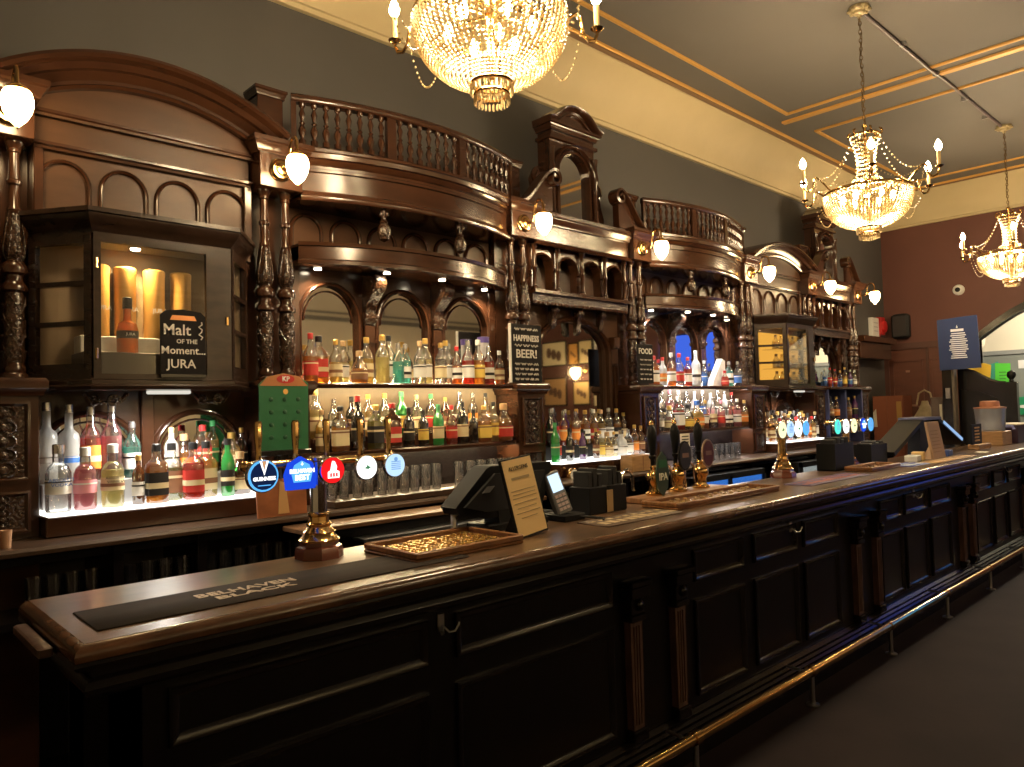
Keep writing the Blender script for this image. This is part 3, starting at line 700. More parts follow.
    MB().sweepxz(inner, [(0, 3.845), (0, 3.825), (.012, 3.822), (.015, 3.845)]).build('pediment_bead', WOOD, t, smooth=50)
    return t
tallbay(PX[2]+.135, PX[3]-.135, 'tall pedimented mahogany bay with arched mirror reflecting framed pictures')
tallbay(PX[5]+.135, PX[6]-.135, 'narrow pedimented end bay with blue reflection in its arch', True)

# ------------------------------------------------------------------ back counter with open shelving
t = thing('back_counter', 'dark wooden back counter with shelves under the bottle display', 'counter', (5, 3.7, 0))
XA, XB = -.4, 9.75
MB().sweep([(XA, 3.42), (XB, 3.42)], [(-.5, 1.085), (0, 1.085), (.012, 1.09), (.012, 1.105), (0, 1.118), (-.5, 1.118)]).build('worktop', mat('back worktop', (.06, .032, .018), .3, var=.4, vscale=4, stretch=(1, 4, 1), coat=.3), t)
MB().box(XA, XB, 3.50, 3.55, 1.04, 1.085).build('apron', EBON, t, smooth=0)
MB().box(XA, XB, 3.92, 3.94, .05, 1.085).build('back_board', mat('shelf back', (.03, .022, .02), .5), t, smooth=0)
MB().box(XA, XB, 3.46, 3.92, .80, .83).build('shelf', EBON, t, smooth=0)
MB().box(XA, XB, 3.46, 3.92, .0, .10).build('plinth', EBON, t, smooth=0)
for x in (XA+.02, .95, 1.30, 1.86, 2.8, 3.72, 4.42, 5.06, 6.3, 6.95, 7.6, 8.36, 9.0, XB-.02):
    MB().box(x-.02, x+.02, 3.46, 3.92, .10, 1.085).build('upright', EBON, t, smooth=0)
for x0, x1, z in ((1.98, 3.6, 1.155),):
    MB().bbox(x0, x1, 3.46, 3.72, 1.118, z).build('raised_ledge', mat('back worktop', (0, 0, 0)), t)
# shelf cabinet standing behind the counter (bartender's side ledges)
t = thing('speed_rail', 'low dark bar ledge with brown top behind the beer font', 'shelf', (2.3, 3.05, 0))
MB().bbox(1.66, 3.3, 3.20, 3.405, 1.05, 1.075).build('ledge_top', mat('ledge wood', (.16, .08, .036), .3, var=.4, vscale=5, stretch=(1, 4, 1)), t)
MB().box(1.70, 3.26, 3.24, 3.40, 0, 1.05).build('ledge_body', EBON2, t, smooth=0)
MB().box(1.95, 3.26, 3.12, 3.24, .985, 1.0).build('rail', STEEL, t, smooth=0)
MB().box(1.95, 3.26, 3.12, 3.13, .94, .985).build('rail_lip', BLACK, t, smooth=0)
# fridges with a blue glow under the further bays
def fridge(x0, x1, label, c):
    t = thing('bottle_fridge', label, 'fridge', ((x0+x1)/2, 3.35, 0), 'back bar fridges')
    MB().box(x0, x1, 3.36, 3.455, .10, 1.03).build('body', BLACK, t, smooth=0)
    MB().box(x0+.03, x1-.03, 3.352, 3.36, .16, .975).build('lit_interior', c, t, smooth=0)
    mb = MB()
    for a in (x0, (x0+x1)/2-.015, x1-.03): mb.box(a, a+.03, 3.325, 3.35, .10, 1.03)
    mb.box(x0, x1, 3.325, 3.35, .985, 1.03); mb.box(x0, x1, 3.325, 3.35, .10, .15)
    mb.build('door_frame', BLACK, t, smooth=0)
    for a, b in ((x0+.03, (x0+x1)/2-.015), ((x0+x1)/2+.015, x1-.03)): MB().box(a, b, 3.332, 3.336, .15, .985).build('glass_door', GLASSP, t, smooth=0)
    for z in (.45, .72, .9): MB().box(x0+.03, x1-.03, 3.342, 3.35, z, z+.012).build('rack', STEEL, t, smooth=0)
    for k in range(int((x1-x0-.1)/.075)):
        if random.random() < .7: MB().lathe([(.026, .735), (.026, .84), (.011, .87), (.011, .93)], (x0+.07+k*.075, 3.346, 0), 8, M=Matrix.Diagonal((1, .2, 1))).build('chilled_bottle', mat('chill%d' % (k % 3), ((.1, .3, .12), (.5, .5, .3), (.1, .2, .4))[k % 3], .2), t)
fridge(5.08, 6.28, 'blue-lit glass-door bottle fridge under the food chalkboard bay', glow('fridge blue', (.05, .22, .75), .9))
fridge(6.98, 8.1, 'white-lit glass-door bottle fridge under the amber-lit cabinet', glow('fridge white', (.75, .80, .75), .5))

# ------------------------------------------------------------------ wall lamps with pear-shaped globes
GLOBE = glow('opal globe', (1, .72, .36), 42)
lampnear = ['above the frosted vodka bottles', 'above the green snack card', 'above the happiness chalkboard', 'above the food chalkboard', 'beside the amber cabinet arch', 'above the end arch', 'closing the bar by the oxblood wall']
protoL = None
for i, px in enumerate(PX):
    if protoL is None:
        t = thing('wall_lamp', '', 'lamp', (0, 0, 0)); RX = Matrix.Rotation(PI/2, 3, 'X')
        MB().lathe([(.064, 0), (.064, .008), (.054, .012), (.048, .022), (.036, .024), (.03, .034), (.014, .038), (.012, .05)], (0, 0, 0), 18, RX).build('backplate', BRASS, t, local=True)
        arm = [(0, -.03, 0), (0, -.06, -.008), (0, -.09, .0), (0, -.105, .03), (0, -.112, .075), (0, -.122, .115), (0, -.148, .138), (0, -.178, .132), (0, -.195, .105), (0, -.198, .06)]
        MB().tube(arm, [.010, .009, .008, .008, .008, .008, .008, .008, .008, .008], 8).build('arm', BRASS, t, local=True)
        MB().tube([(0, -.11+.022*(1-q/12)*math.cos(q*.8+1.2), .01+.022*(1-q/12)*math.sin(q*.8+1.2)) for q in range(11)], .004, 5).build('arm_scroll', BRASS, t, local=True)
        MB().lathe([(.008, .085), (.012, .08), (.03, .068), (.044, .055), (.048, .046), (.044, .044)], (0, -.198, -.022), 16).build('gallery', BRASS, t, local=True)
        MB().lathe([(.038, .05), (.052, .038), (.058, .015), (.058, -.012), (.051, -.042), (.036, -.072), (.016, -.093), (.004, -.106)], (0, -.198, -.022), 18).build('globe', GLOBE, t, local=True)
        MB().lathe([(.003, -.1), (.006, -.106), (.001, -.116)], (0, -.198, -.022), 8).build('drop', BRASS, t, local=True)
        protoL = t
    else: t = copy_tree(protoL)
    t.location = (px+(.025 if i == 0 else -.01), 3.755, 2.95)
    if i == 6: t.rotation_euler[2] = R(8)
    tag(t, 'brass bracket lamp with glowing pear-shaped white globe '+lampnear[i], 'lamp', 'globe bracket lamps along the back bar')

# ------------------------------------------------------------------ chandeliers
BULB = glow('candle bulb', (1, .78, .42), 90)
CANDLE = mat('candle sleeve', (.72, .52, .25), .5)
def bead(mb, c, r, h=1.25):
    x, y, z = c
    mb.add([(x+r, y, z), (x, y+r, z), (x-r, y, z), (x, y-r, z), (x, y, z+r*h), (x, y, z-r*h)], [(0, 1, 4), (1, 2, 4), (2, 3, 4), (3, 0, 4), (1, 0, 5), (2, 1, 5), (3, 2, 5), (0, 3, 5)])
def chain_beads(mb, a, b, sag, n, r):
    for k in range(n+1):
        u = k/n; bead(mb, (a[0]+(b[0]-a[0])*u, a[1]+(b[1]-a[1])*u, a[2]+(b[2]-a[2])*u-sag*4*u*(1-u)), r)
def chandelier():
    t = thing('crystal_chandelier', '', 'chandelier', (0, 0, 0)); D = -ZC
    def Z(z): return z+D
    MB().lathe([(.075, 0), (.075, -.012), (.065, -.02), (.045, -.03), (.04, -.05), (.02, -.06), (.012, -.08)], n=18).build('ceiling_rose', mat('rose cream', (.45, .36, .2), .4, .2), t, local=True)
    for k in range(8):
        a = k*PI/4; MB().sphere((.068*math.cos(a), .068*math.sin(a), -.024), .02, 6, 4, sz=.6).build('rose_leaf', mat('rose cream', (0, 0, 0)), t, local=True)
    mb = MB(); z = -.07; k = 0
    while z > Z(3.72):                      # chain links
        c = (0, 0, z-.02); pts = [(.010*math.cos(q*PI/4), 0, .020*math.sin(q*PI/4)) for q in range(8)]
        if k % 2: pts = [(p[1], p[0], p[2]) for p in pts]
        mb.tube([(p[0], p[1], p[2]+z-.02) for p in pts], .0032, 5, closed=True); z -= .033; k += 1
    mb.tube([(.012*math.sin(q*1.7), .012*math.cos(q*1.3), -.06+(Z(3.70)+.06)*q/12) for q in range(13)], .003, 5)
    mb.build('chain', mat('dark brass', (.20, .13, .06), .35, .9), t, local=True, kind='stuff')
    MB().lathe([(.012, Z(3.70)), (.02, Z(3.69)), (.012, Z(3.66)), (.012, Z(3.18)), (.03, Z(3.16)), (.012, Z(3.14)), (.01, Z(2.93))], n=10).build('stem', BRASS, t, local=True)
    def ring(name, r, z, w_=.012, h=.018): MB().lathe([(r-w_, Z(z)), (r, Z(z)), (r+.004, Z(z)+h/2), (r, Z(z)+h), (r-w_, Z(z)+h), (r-w_, Z(z))], n=36, caps=False).build(name, BRASS, t, local=True)
    ring('crown_ring', .105, 3.60); ring('collar_ring', .075, 3.27); ring('rim_ring', .31, 3.165, .014, .022); ring('base_ring', .085, 2.905, .01, .012); ring('base_ring', .07, 2.862, .008, .01)
    for k in range(6):
        a = k*PI/3+.3; MB().tube([((.10+.02*math.sin(q*.8))*math.cos(a), (.10+.02*math.sin(q*.8))*math.sin(a), Z(3.60)+q*.014) for q in range(5)], [.007, .009, .007, .01, .004], 6).build('crown_finial', BRASS, t, local=True)
    mb = MB()
    for k in range(6):                      # spokes under the rim and to the crown
        a = k*PI/3; mb.tube([(0, 0, Z(3.19)), (.2*math.cos(a), .2*math.sin(a), Z(3.20)), (.305*math.cos(a), .305*math.sin(a), Z(3.172))], .006, 5)
    mb.build('spokes', BRASS, t, local=True)
    # bead work
    mb = MB(); ns = 72
    for k in range(ns):
        a = 2*PI*k/ns
        for j in range(23):
            g = R(76)*(j/22)**.95; r = .31*math.cos(g)**.88; z = 3.16-.255*math.sin(g)
            bead(mb, (r*math.cos(a), r*math.sin(a), Z(z)), min(.0092, .40*2*PI*r/ns))
    mb.build('bowl_beads', CRYSTAL, t, local=True, smooth=0, kind='stuff')
    mb = MB()
    for k in range(26):
        a = 2*PI*k/26
        for j in range(11):
            u = j/10; r = .075+.03*u+.0*math.sin(PI*u)-.022*math.sin(PI*u); bead(mb, (r*math.cos(a), r*math.sin(a), Z(3.275+.325*u)), .0075)
    for k in range(40):
        a = 2*PI*k/40
        for j in range(5):
            u = j/4; r = .10+(.30-.10)*u; bead(mb, (r*math.cos(a), r*math.sin(a), Z(3.27-.09*u-.05*math.sin(PI*u))), .0075)
    mb.build('crown_beads', CRYSTAL, t, local=True, smooth=0, kind='stuff')
    mb = MB()
    for r, z, n_, l in ((.085, 2.90, 30, .032), (.07, 2.857, 26, .03), (.045, 2.84, 18, .02)):
        for k in range(n_):
            a = 2*PI*k/n_; mb.add([(r*math.cos(a)+.004*math.cos(a+q*2.094), r*math.sin(a)+.004*math.sin(a+q*2.094), Z(z)-e) for e in (0, l) for q in range(3)], [(0, 1, 2), (5, 4, 3), (0, 3, 4, 1), (1, 4, 5, 2), (2, 5, 3, 0)])
    mb.build('prism_drops', CRYSTAL, t, local=True, smooth=0, kind='stuff')
    sw = MB()
    for k in range(6):                      # candle arms in pairs
        a = k*PI/3; ca, sa = math.cos(a), math.sin(a)
        def P(r, z, da=0): return (r*math.cos(a+da), r*math.sin(a+da), Z(z))
        arm = MB().tube([P(.29, 3.18), P(.36, 3.25), P(.405, 3.285), P(.425, 3.27), P(.43, 3.235), P(.44, 3.20), P(.465, 3.178), P(.495, 3.185), P(.51, 3.215), P(.51, 3.235)], [.006, .007, .007, .007, .007, .008, .008, .008, .007, .007], 7).build('arm', BRASS, t, local=True)
        MB().lathe([(.008, .0), (.026, .012), (.03, .018), (.012, .022), (.012, .03)], P(.51, 3.225), 12).build('drip_cup', BRASS, arm, local=True)
        MB().lathe([(.0125, .0), (.0125, .10), (.008, .102)], P(.51, 3.245), 10).build('candle', CANDLE, arm, local=True)
        MB().lathe([(.009, .0), (.020, .016), (.024, .032), (.016, .058), (.004, .08)], P(.51, 3.347), 10).build('bulb', BULB, arm, local=True)
        chain_beads(sw, P(.40, 3.28), P(.10, 3.60), .10, 16, .006)
        chain_beads(sw, P(.435, 3.24), P(.28, 3.03), .13, 16, .0055)
        chain_beads(sw, P(.41, 3.28), P(.41, 3.28, PI/3), .09, 16, .0055)
    sw.build('bead_swags', CRYSTAL, t, local=True, smooth=0, kind='stuff')
    for k in range(6):                      # bulbs inside the bowl
        a = k*PI/3+.5; MB().lathe([(.008, .05), (.016, .03), (.019, .012), (.012, -.012), (.003, -.02)], (.17*math.cos(a), .17*math.sin(a), Z(3.12)), 10).build('inner_bulb', BULB, t, local=True)
    light('chandelier_light', 'POINT', (0, 0, Z(3.08)), 75, WARM, t, .12)
    light('chandelier_uplight', 'POINT', (0, 0, Z(3.42)), 45, WARM, t, .12)
    return t
ch = chandelier()
for k, (x, y, lab) in enumerate(((1.965, 2.15, 'nearest crystal chandelier cut off by the top edge of the picture'), (5.77, 2.15, 'middle crystal chandelier hanging on a long chain over the bar'), (9.53, 2.08, 'smallest crystal chandelier hanging before the oxblood wall'))):
    t = ch if k == 0 else copy_tree(ch)
    t.location = (x, y, ZC); t.rotation_euler[2] = R((43, 24.4, 16.3)[k])
    tag(t, lab, 'chandelier', 'crystal chandeliers over the bar')
t = copy_tree(ch); t.location = (4.75, -2.4, ZC)  # extra unseen copy, added to light the back bar from the front
for c_ in t.children:
    if c_.type == 'LIGHT': c_.data = c_.data.copy(); c_.data.energy *= .45
tag(t, 'added crystal chandelier behind the viewer, lighting the back bar from the front', 'chandelier', 'crystal chandeliers over the bar')
o = MB().tube([(5.86, 2.15, ZC-.018), (7.3, 2.13, ZC-.03), (7.6, 2.12, ZC-.018), (9.44, 2.09, ZC-.018)], .014, 8).build('ceiling_conduit', mat('conduit', (.12, .09, .10), .4))
tag(o, 'dark conduit pipe along the ceiling joining two chandelier roses', 'pipe')
for x in (6.6, 7.45, 8.3, 9.0): MB().box(x-.012, x+.012, 2.10, 2.155, ZC-.036, ZC).build('conduit_clip', STEEL, o, smooth=0)

# ------------------------------------------------------------------ bar counter
YF = 1.90; ZT_ = 1.10; CX0, CX1 = .44, 10.45
bar = thing('bar_counter', 'long black panelled bar counter with worn brown top running along the room', 'bar', (5, 2.2, 0))
pathF = [(CX0, 2.5), (CX0, YF), (CX1, YF)]
MB().box(CX0+.012, CX1, YF+.012, 2.5, 1.06, ZT_).build('counter_top', TOPW, bar, smooth=0)
MB().sweep(pathF, [(-.012, 1.10), (0, 1.097), (.010, 1.088), (.014, 1.076), (.012, 1.064), (-.012, 1.062)]).build('worn_nosing', mat('worn nosing', (.13, .058, .028), .25, var=.6, vscale=6, stretch=(1, 3, 1), coat=.3), bar, smooth=35)
MB().sweep(pathF, [(-.012, 1.062), (.012, 1.062), (.016, 1.055), (.008, 1.043), (-.012, 1.04), (-.03, 1.035), (-.03, 1.015), (-.02, 1.008), (-.012, .992), (-.02, .976), (-.055, .968), (-.065, .955), (-.085, .95), (-.20, .95), (-.20, 1.062)]).build('edge_moulding', EBON, bar, smooth=35)
MB().box(CX0+.10, CX1, 2.0, 2.06, .05, 1.0).build('front_board', EBON2, bar, smooth=0)
MB().box(CX0+.10, CX0+.16, 2.0, 2.46, .05, 1.0).build('end_board', EBON2, bar, smooth=0)
MB().box(CX0+.10, CX1, 2.30, 2.44, .05, 1.0).build('back_shelf', EBON2, bar, smooth=0)
MB().sweep([(CX0+.10, 2.46), (CX0+.10, 2.0), (CX1, 2.0)], [(-.05, 0), (.05, 0), (.05, .11), (.04, .12), (.046, .135), (.035, .145), (.04, .16), (.028, .17), (.03, .185), (.012, .20), (-.05, .20)]).build('plinth', EBON, bar, smooth=35)
def cpanel(x0, x1, z0, z1, y=2.0):
    o = MB().sweepxz([(x0, z0), (x0, z1), (x1, z1), (x1, z0)], [(0, y+.002), (0, y-.014), (-.005, y-.020), (-.012, y-.018), (-.03, y-.003), (-.03, y+.002)], closed=True).build('panel', EBON, bar, smooth=35)
    MB().box(x0+.03, x1-.03, y-.003, y+.002, z0+.03, z1-.03).build('panel_field', EBON2, o, smooth=0)
for a, b in ((.66, 1.47), (1.59, 2.42), (3.03, 3.48), (3.59, 4.07), (4.16, 4.62), (5.30, 5.70), (5.77, 6.22), (6.31, 6.78), (7.47, 7.94), (8.05, 8.47), (8.55, 9.03), (9.62, 10.3)):
    cpanel(a, b, .775, .925); cpanel(a, b, .245, .69)
pil0 = None
for x in (2.545, 2.87, 4.87, 5.20, 7.05, 7.33, 9.18, 9.47):
    if pil0 is None:
        pl = bpy.data.objects.new('pilaster', None); col.objects.link(pl); pl.parent = bar
        MB().bbox(-.048, .048, -.05, .0, .20, .25).build('pilaster_base', EBON, pl, local=True)
        MB().poly([(-.036, .25), (.036, .25), (.040, .70), (-.040, .70)], -.036, 0).build('pilaster_shaft', PILA, pl, local=True, smooth=0)
        for s_ in (-.018, 0, .018): MB().box(s_-.004, s_+.004, -.041, -.034, .27, .68).build('flute', PILA, pl, local=True, smooth=0)
        mb = MB().bbox(-.05, .05, -.055, 0, .70, .73).bbox(-.045, .045, -.05, 0, .73, .80).bbox(-.062, .062, -.07, 0, .80, .85).bbox(-.07, .07, -.08, 0, .85, .875)
        mb.build('capital', EBON, pl, local=True)
        mb = MB()
        for s_ in (-1, 1): mb.lathe([(.028, -.062), (.028, -.02), (.02, -.066)][:2], (s_*.045, -.0, .775), 12, Matrix.Rotation(-PI/2, 3, 'X') @ Matrix.Diagonal((1, 1, -1)))
        mb.sphere((0, -.055, .77), .02, 8, 5, sz=1.3)
        mb.build('volute', EBON, pl, local=True)
        pil0 = pl
    else: pl = copy_tree(pil0, bar)
    pl.location = Vector((x, 2.0, 0))-bar.location
for x, z in ((1.53, .925), (4.02, .93), (5.98, .93), (8.5, .93)):
    hk = MB().bbox(x-.014, x+.014, 1.99, 2.0, z-.05, z+.01).build('coat_hook', STEEL, bar)
    for s_ in (-1, 1): MB().tube([(x, 1.985, z-.03), (x+s_*.012, 1.965, z-.05), (x+s_*.028, 1.955, z-.048), (x+s_*.04, 1.95, z-.03), (x+s_*.043, 1.95, z-.02)], .0035, 5).build('hook_prong', STEEL, hk)
o = MB().bbox(CX0-.05, CX0-.018, 2.06, 2.36, 1.045, 1.07).build('corner_guard', PILA, bar)
# foot rail
t = thing('foot_rail', 'polished brass foot rail on posts along the foot of the bar', 'foot rail', (5, 1.84, 0))
MB().tube([(.3, 1.84, .18), (CX1, 1.84, .18)], .024, 14).build('rail', BRASS, t)
for x in (.55, 1.66, 2.77, 3.88, 4.99, 6.10, 7.22, 8.33, 9.44):
    o = MB().lathe([(.035, 0), (.035, .006), (.014, .012), (.012, .03), (.012, .155)], (x, 1.84, 0), 12).build('post', STEEL, t)
    MB().lathe([(.03, -.022), (.03, .022)], (x, 1.84, .18), 14, Matrix.Rotation(PI/2, 3, 'Y')).build('collar', BRASS, o)
    MB().tube([(x-.05, 1.865, .185), (x-.05, 1.955, .19)], .008, 6).build('wall_bracket', STEEL, o)

# ------------------------------------------------------------------ bottles
GL = dict(clear=glass('bottle clear', (.93, .93, .90), .93, .05, .5), frosted=glass('bottle frosted', (.90, .92, .92), .08, .85, .15, .3), green=glass('bottle green', (.08, .62, .15), .35, .45, .5), dark=glass('bottle dark', (.03, .02, .015), .04, .25, .6),
          brown=glass('bottle brown', (.20, .07, .025), .25, .4, .6), purple=glass('bottle purple', (.22, .06, .30), .25, .4, .5))
LQ = dict()
for n_, c_ in dict(amber=(.85, .36, .05), gold=(.95, .66, .20), red=(.85, .07, .03), pink=(1, .40, .45), orange=(1, .30, .04), teal=(.20, .85, .75), blue=(.12, .36, .9), yellow=(1, .88, .42), olive=(.55, .52, .12), clear=(.9, .9, .86)).items():
    LQ[n_] = glass('liquid '+n_, c_, .45 if n_ != 'clear' else .85, .5 if n_ != 'clear' else .1, .05, .2, .1)
LB = dict(white=mat('label white', (.82, .80, .75), .6), cream=mat('label cream', (.78, .66, .40), .6), black=mat('label black', (.015, .013, .012), .5), red=mat('label red', (.55, .04, .03), .5), yellow=mat('label yellow', (.85, .60, .12), .5),
          blue=mat('label blue', (.05, .16, .5), .5), green=mat('label green', (.04, .28, .10), .5), brown=mat('label brown', (.25, .12, .06), .6), orange=mat('label orange', (.8, .28, .05), .5), pink=mat('label pink', (.85, .35, .40), .5), silver=mat('label silver', (.55, .55, .56), .3, .6))
CP = dict(black=mat('cap black', (.015, .015, .016), .35), white=mat('cap white', (.75, .75, .72), .4), gold=mat('cap gold', (.75, .5, .15), .3, .7), red=mat('cap red', (.5, .03, .03), .4), silver=mat('cap silver', (.6, .6, .62), .25, .9), cork=mat('cap cork', (.5, .32, .16), .7), green=mat('cap green', (.05, .3, .1), .4), blue=mat('cap blue', (.05, .15, .5), .4), pink=mat('cap pink', (.75, .3, .4), .4))
# kind: profile, label z0,z1, cap z0,z1,r ; square exponent, y squash
SH = dict(
 round=([(.034, 0), (.037, .005), (.037, .165), (.034, .188), (.022, .212), (.0145, .228), (.0135, .27)], (.045, .13), (.262, .298, .0152), None, 1),
 tall=([(.032, 0), (.034, .005), (.034, .19), (.031, .205), (.015, .235), (.013, .29)], (.05, .15), (.282, .318, .0148), None, 1),
 square=([(.034, 0), (.0365, .006), (.0365, .155), (.033, .175), (.017, .195), (.0145, .205), (.014, .235)], (.035, .135), (.228, .262, .0165), 5, .92),
 flask=([(.042, 0), (.045, .006), (.045, .15), (.038, .178), (.016, .2), (.0145, .235)], (.03, .12), (.228, .258, .016), 4, .55),
 squat=([(.042, 0), (.046, .006), (.047, .085), (.04, .125), (.02, .15), (.016, .185)], (.025, .085), (.178, .215, .019), None, 1),
 goose=([(.036, 0), (.0385, .005), (.0385, .20), (.034, .225), (.017, .245), (.0145, .26), (.014, .335)], (.09, .12), (.325, .365, .0155), None, 1),
 wine=([(.036, 0), (.0375, .005), (.0375, .185), (.030, .215), (.0155, .245), (.0135, .295)], (.05, .14), (.25, .305, .0148), None, 1),
 slim=([(.026, 0), (.028, .004), (.028, .17), (.022, .195), (.0125, .215), (.012, .26)], (.05, .13), (.252, .285, .0135), None, 1),
 vodka=([(.035, 0), (.0375, .006), (.0375, .15), (.030, .175), (.0175, .188), (.0165, .235)], (.07, .125), (.225, .262, .018), None, 1),
)
mesh_cache = {}
ORD = ['first', 'second', 'third', 'fourth', 'fifth', 'sixth', 'seventh', 'eighth', 'ninth', 'tenth', 'eleventh', 'twelfth', 'thirteenth', 'fourteenth', 'fifteenth', 'sixteenth', 'seventeenth', 'eighteenth', 'nineteenth', 'twentieth']
def cached(key, fn, name, m):
    if key not in mesh_cache:
        o = fn().build(name, m); mesh_cache[key] = o.data; bpy.data.objects.remove(o)
    return mesh_cache[key]
def part(name, me, m, parent):
    o = bpy.data.objects.new(name, me); col.objects.link(o); o.parent = parent
    return o
def bottle(kind, g, lab, cap, loc, rot, label, group, s=1.0):
    prof, lz, cz, sq, sy = SH[kind]; rmax = max(p[0] for p in prof)
    gg = g if g in GL else 'clear'
    me = cached((kind, gg), lambda: MB().lathe(prof, n=14, sq=sq, sy=sy), 'bottle', GL[gg])
    o = bpy.data.objects.new('bottle', me); col.objects.link(o); o.location = loc; o.rotation_euler[2] = rot; o.scale = (s*1.18, s*1.12, s)
    tag(o, label, 'bottle', group)
    if g in LQ and g != 'clear':
        top_ = lz[1]+random.choice((.012, .03, .045))
        lp = [(r*.955, max(z, .003)) for r, z in prof if z < top_]
        i_ = len(lp); (ra, z_a), (rb, z_b) = prof[i_-1], prof[i_]; lp.append(((ra+(rb-ra)*(top_-z_a)/(z_b-z_a))*.955, top_))
        me = cached((kind, 'q', g, round(top_, 4)), lambda: MB().lathe(lp, n=14, sq=sq, sy=sy), 'liquid', LQ[g]); part('liquid', me, LQ[g], o)
    if lab:
        me = cached((kind, 'l', lab), lambda: MB().lathe([(rmax+.0007, lz[0]), (rmax+.0007, lz[1])], n=14, sq=sq, sy=sy*(1+.0008), caps=False), 'label', LB[lab]); part('label', me, LB[lab], o)
        st = {'white': 'black', 'cream': 'brown', 'black': 'cream', 'red': 'cream', 'yellow': 'brown', 'brown': 'cream', 'green': 'cream', 'blue': 'white', 'orange': 'cream', 'pink': 'white', 'silver': 'black'}[lab]
        v_ = random.choice((0, 1, 2)); a = lz[0]+(lz[1]-lz[0])*(.66, .3, .80)[v_]; b_ = lz[0]+(lz[1]-lz[0])*(.78, .55, .9)[v_]
        me = cached((kind, 'b', st, v_), lambda: MB().lathe([(rmax+.0013, a), (rmax+.0013, b_)], n=14, sq=sq, sy=sy*(1+.001), caps=False), 'label_band', LB[st]); part('label_band', me, LB[st], o)
    me = cached((kind, 'c', cap), lambda: MB().lathe([(cz[2], cz[0]), (cz[2], cz[1]-.003), (cz[2]*.8, cz[1])], n=10), 'cap', CP[cap]); part('cap', me, CP[cap], o)
    return o
COLW = dict(clear='clear glass', frosted='frosted white', amber='amber', gold='golden', red='red', pink='pink', orange='orange', green='green', dark='dark', brown='brown', teal='teal', blue='blue', yellow='pale yellow', purple='purple', olive='olive')
def row(items, x0, x1, y, z, rowname, shelf, group, s=1.0, jit=.006):
    n = len(items); out = []
    for k, it in enumerate(items):
        kind, g, lab, cap = it[:4]; sc = (it[4] if len(it) > 4 else 1)*s
        x = x0+(x1-x0)*(k/(n-1) if n > 1 else .5); zz = (.03 if k % 2 else -.022) if n > 1 and (x1-x0)/(n-1) < .088 else 0
        lt = ('with %s label' % lab) if lab else 'without label'
        txt = '%s bottle %s, %s in %s row, %s' % (COLW[g], lt, ORD[k], rowname, shelf)
        out.append(bottle(kind, g, lab, cap, (x+random.uniform(-jit, jit)*.6, y+zz+random.uniform(-jit, jit)*.5, z), random.uniform(-.3, .3), txt, group, sc))
    return out
# white lit shelf under the first cabinet
zl = 1.2185; g = 'bottles on the white lit shelf'
o = MB().bbox(.735, 1.18, 3.80, 3.93, zl, zl+.115).build('bottle_riser', mat('silver step', (.5, .5, .5), .3, .7)); tag(o, 'silver step holding the taller vodka bottles on the lit shelf', 'riser')
o = MB().bbox(1.27, 1.70, 3.80, 3.93, zl, zl+.115).build('bottle_riser', MATS['silver step']); tag(o, 'silver step holding the taller whisky bottles on the lit shelf', 'riser')
fr = row([('vodka', 'clear', 'white', 'silver', 1.12), ('vodka', 'pink', 'pink', 'white', 1.05), ('vodka', 'yellow', 'cream', 'white', 1.08), ('slim', 'brown', 'white', 'gold', .8)], .775, 1.10, 3.70, zl, 'front', 'vodka end of lit shelf', g)
text('bottle_lettering', 'ABSOLUT\nVODKA', .018, (0, 0, 0), LB['blue'], fr[0], M=Matrix.Translation((0, -.041, .115)) @ Matrix.Rotation(PI/2, 4, 'X'))
text('bottle_lettering', 'ABSOLUT\nVANILIA', .016, (0, 0, 0), INK, fr[2], M=Matrix.Translation((0, -.041, .115)) @ Matrix.Rotation(PI/2, 4, 'X'))
row([('square', 'amber', 'black', 'black', 1.05), ('square', 'olive', 'brown', 'black', 1.05), ('square', 'red', 'red', 'black', 1.05), ('square', 'gold', 'cream', 'black', 1.05), ('slim', 'green', 'black', 'black'), ('squat', 'brown', 'cream', 'cork')], 1.175, 1.60, 3.71, zl, 'front', 'whiskey end of lit shelf', g)
row([('goose', 'frosted', 'silver', 'silver'), ('goose', 'frosted', 'blue', 'silver', .97), ('tall', 'red', 'orange', 'silver', 1.08), ('tall', 'pink', None, 'silver', 1.12), ('round', 'teal', 'white', 'silver', .9)], .765, 1.125, 3.865, zl+.1155, 'back', 'vodka end of lit shelf', g)
row([('round', 'frosted', 'white', 'cork', .85), ('squat', 'amber', 'orange', 'cork'), ('square', 'red', 'red', 'red'), ('slim', 'gold', 'green', 'green'), ('squat', 'gold', 'cream', 'gold'), ('round', 'brown', 'black', 'gold', .8)], 1.30, 1.675, 3.865, zl+.1155, 'back', 'whiskey end of lit shelf', g, .92)
# upper and lower shelf of the first bow bay
za = 1.8025-.0125; g = 'bottles on the shelves of the first bow bay'; X_a, X_b = PX[1]+.2, PX[2]-.2
sh = 'upper green-card shelf'
row([('round', 'amber', 'red', 'red', .95), ('square', 'amber', 'red', 'black', 1.05), ('round', 'gold', 'cream', 'gold', .85), ('round', 'yellow', 'white', 'cork', .85), ('squat', 'amber', 'brown', 'cork', .9), ('round', 'gold', 'cream', 'gold', .95), ('round', 'yellow', None, 'gold', 1.0), ('tall', 'clear', 'white', 'black', .95)], X_a-.02, X_a+.54, 3.83, za+.0005, 'front', sh+' beside pillar', g)
row([('round', 'teal', None, 'silver', .85), ('round', 'teal', 'white', 'silver', .85), ('round', 'clear', 'white', 'cork', .92), ('round', 'yellow', 'white', 'gold', 1.0), ('round', 'clear', 'cream', 'gold', .9), ('round', 'clear', 'white', 'gold', .98)], X_a+.58, X_a+.99, 3.83, za+.0005, 'front', sh+' at middle arch', g)
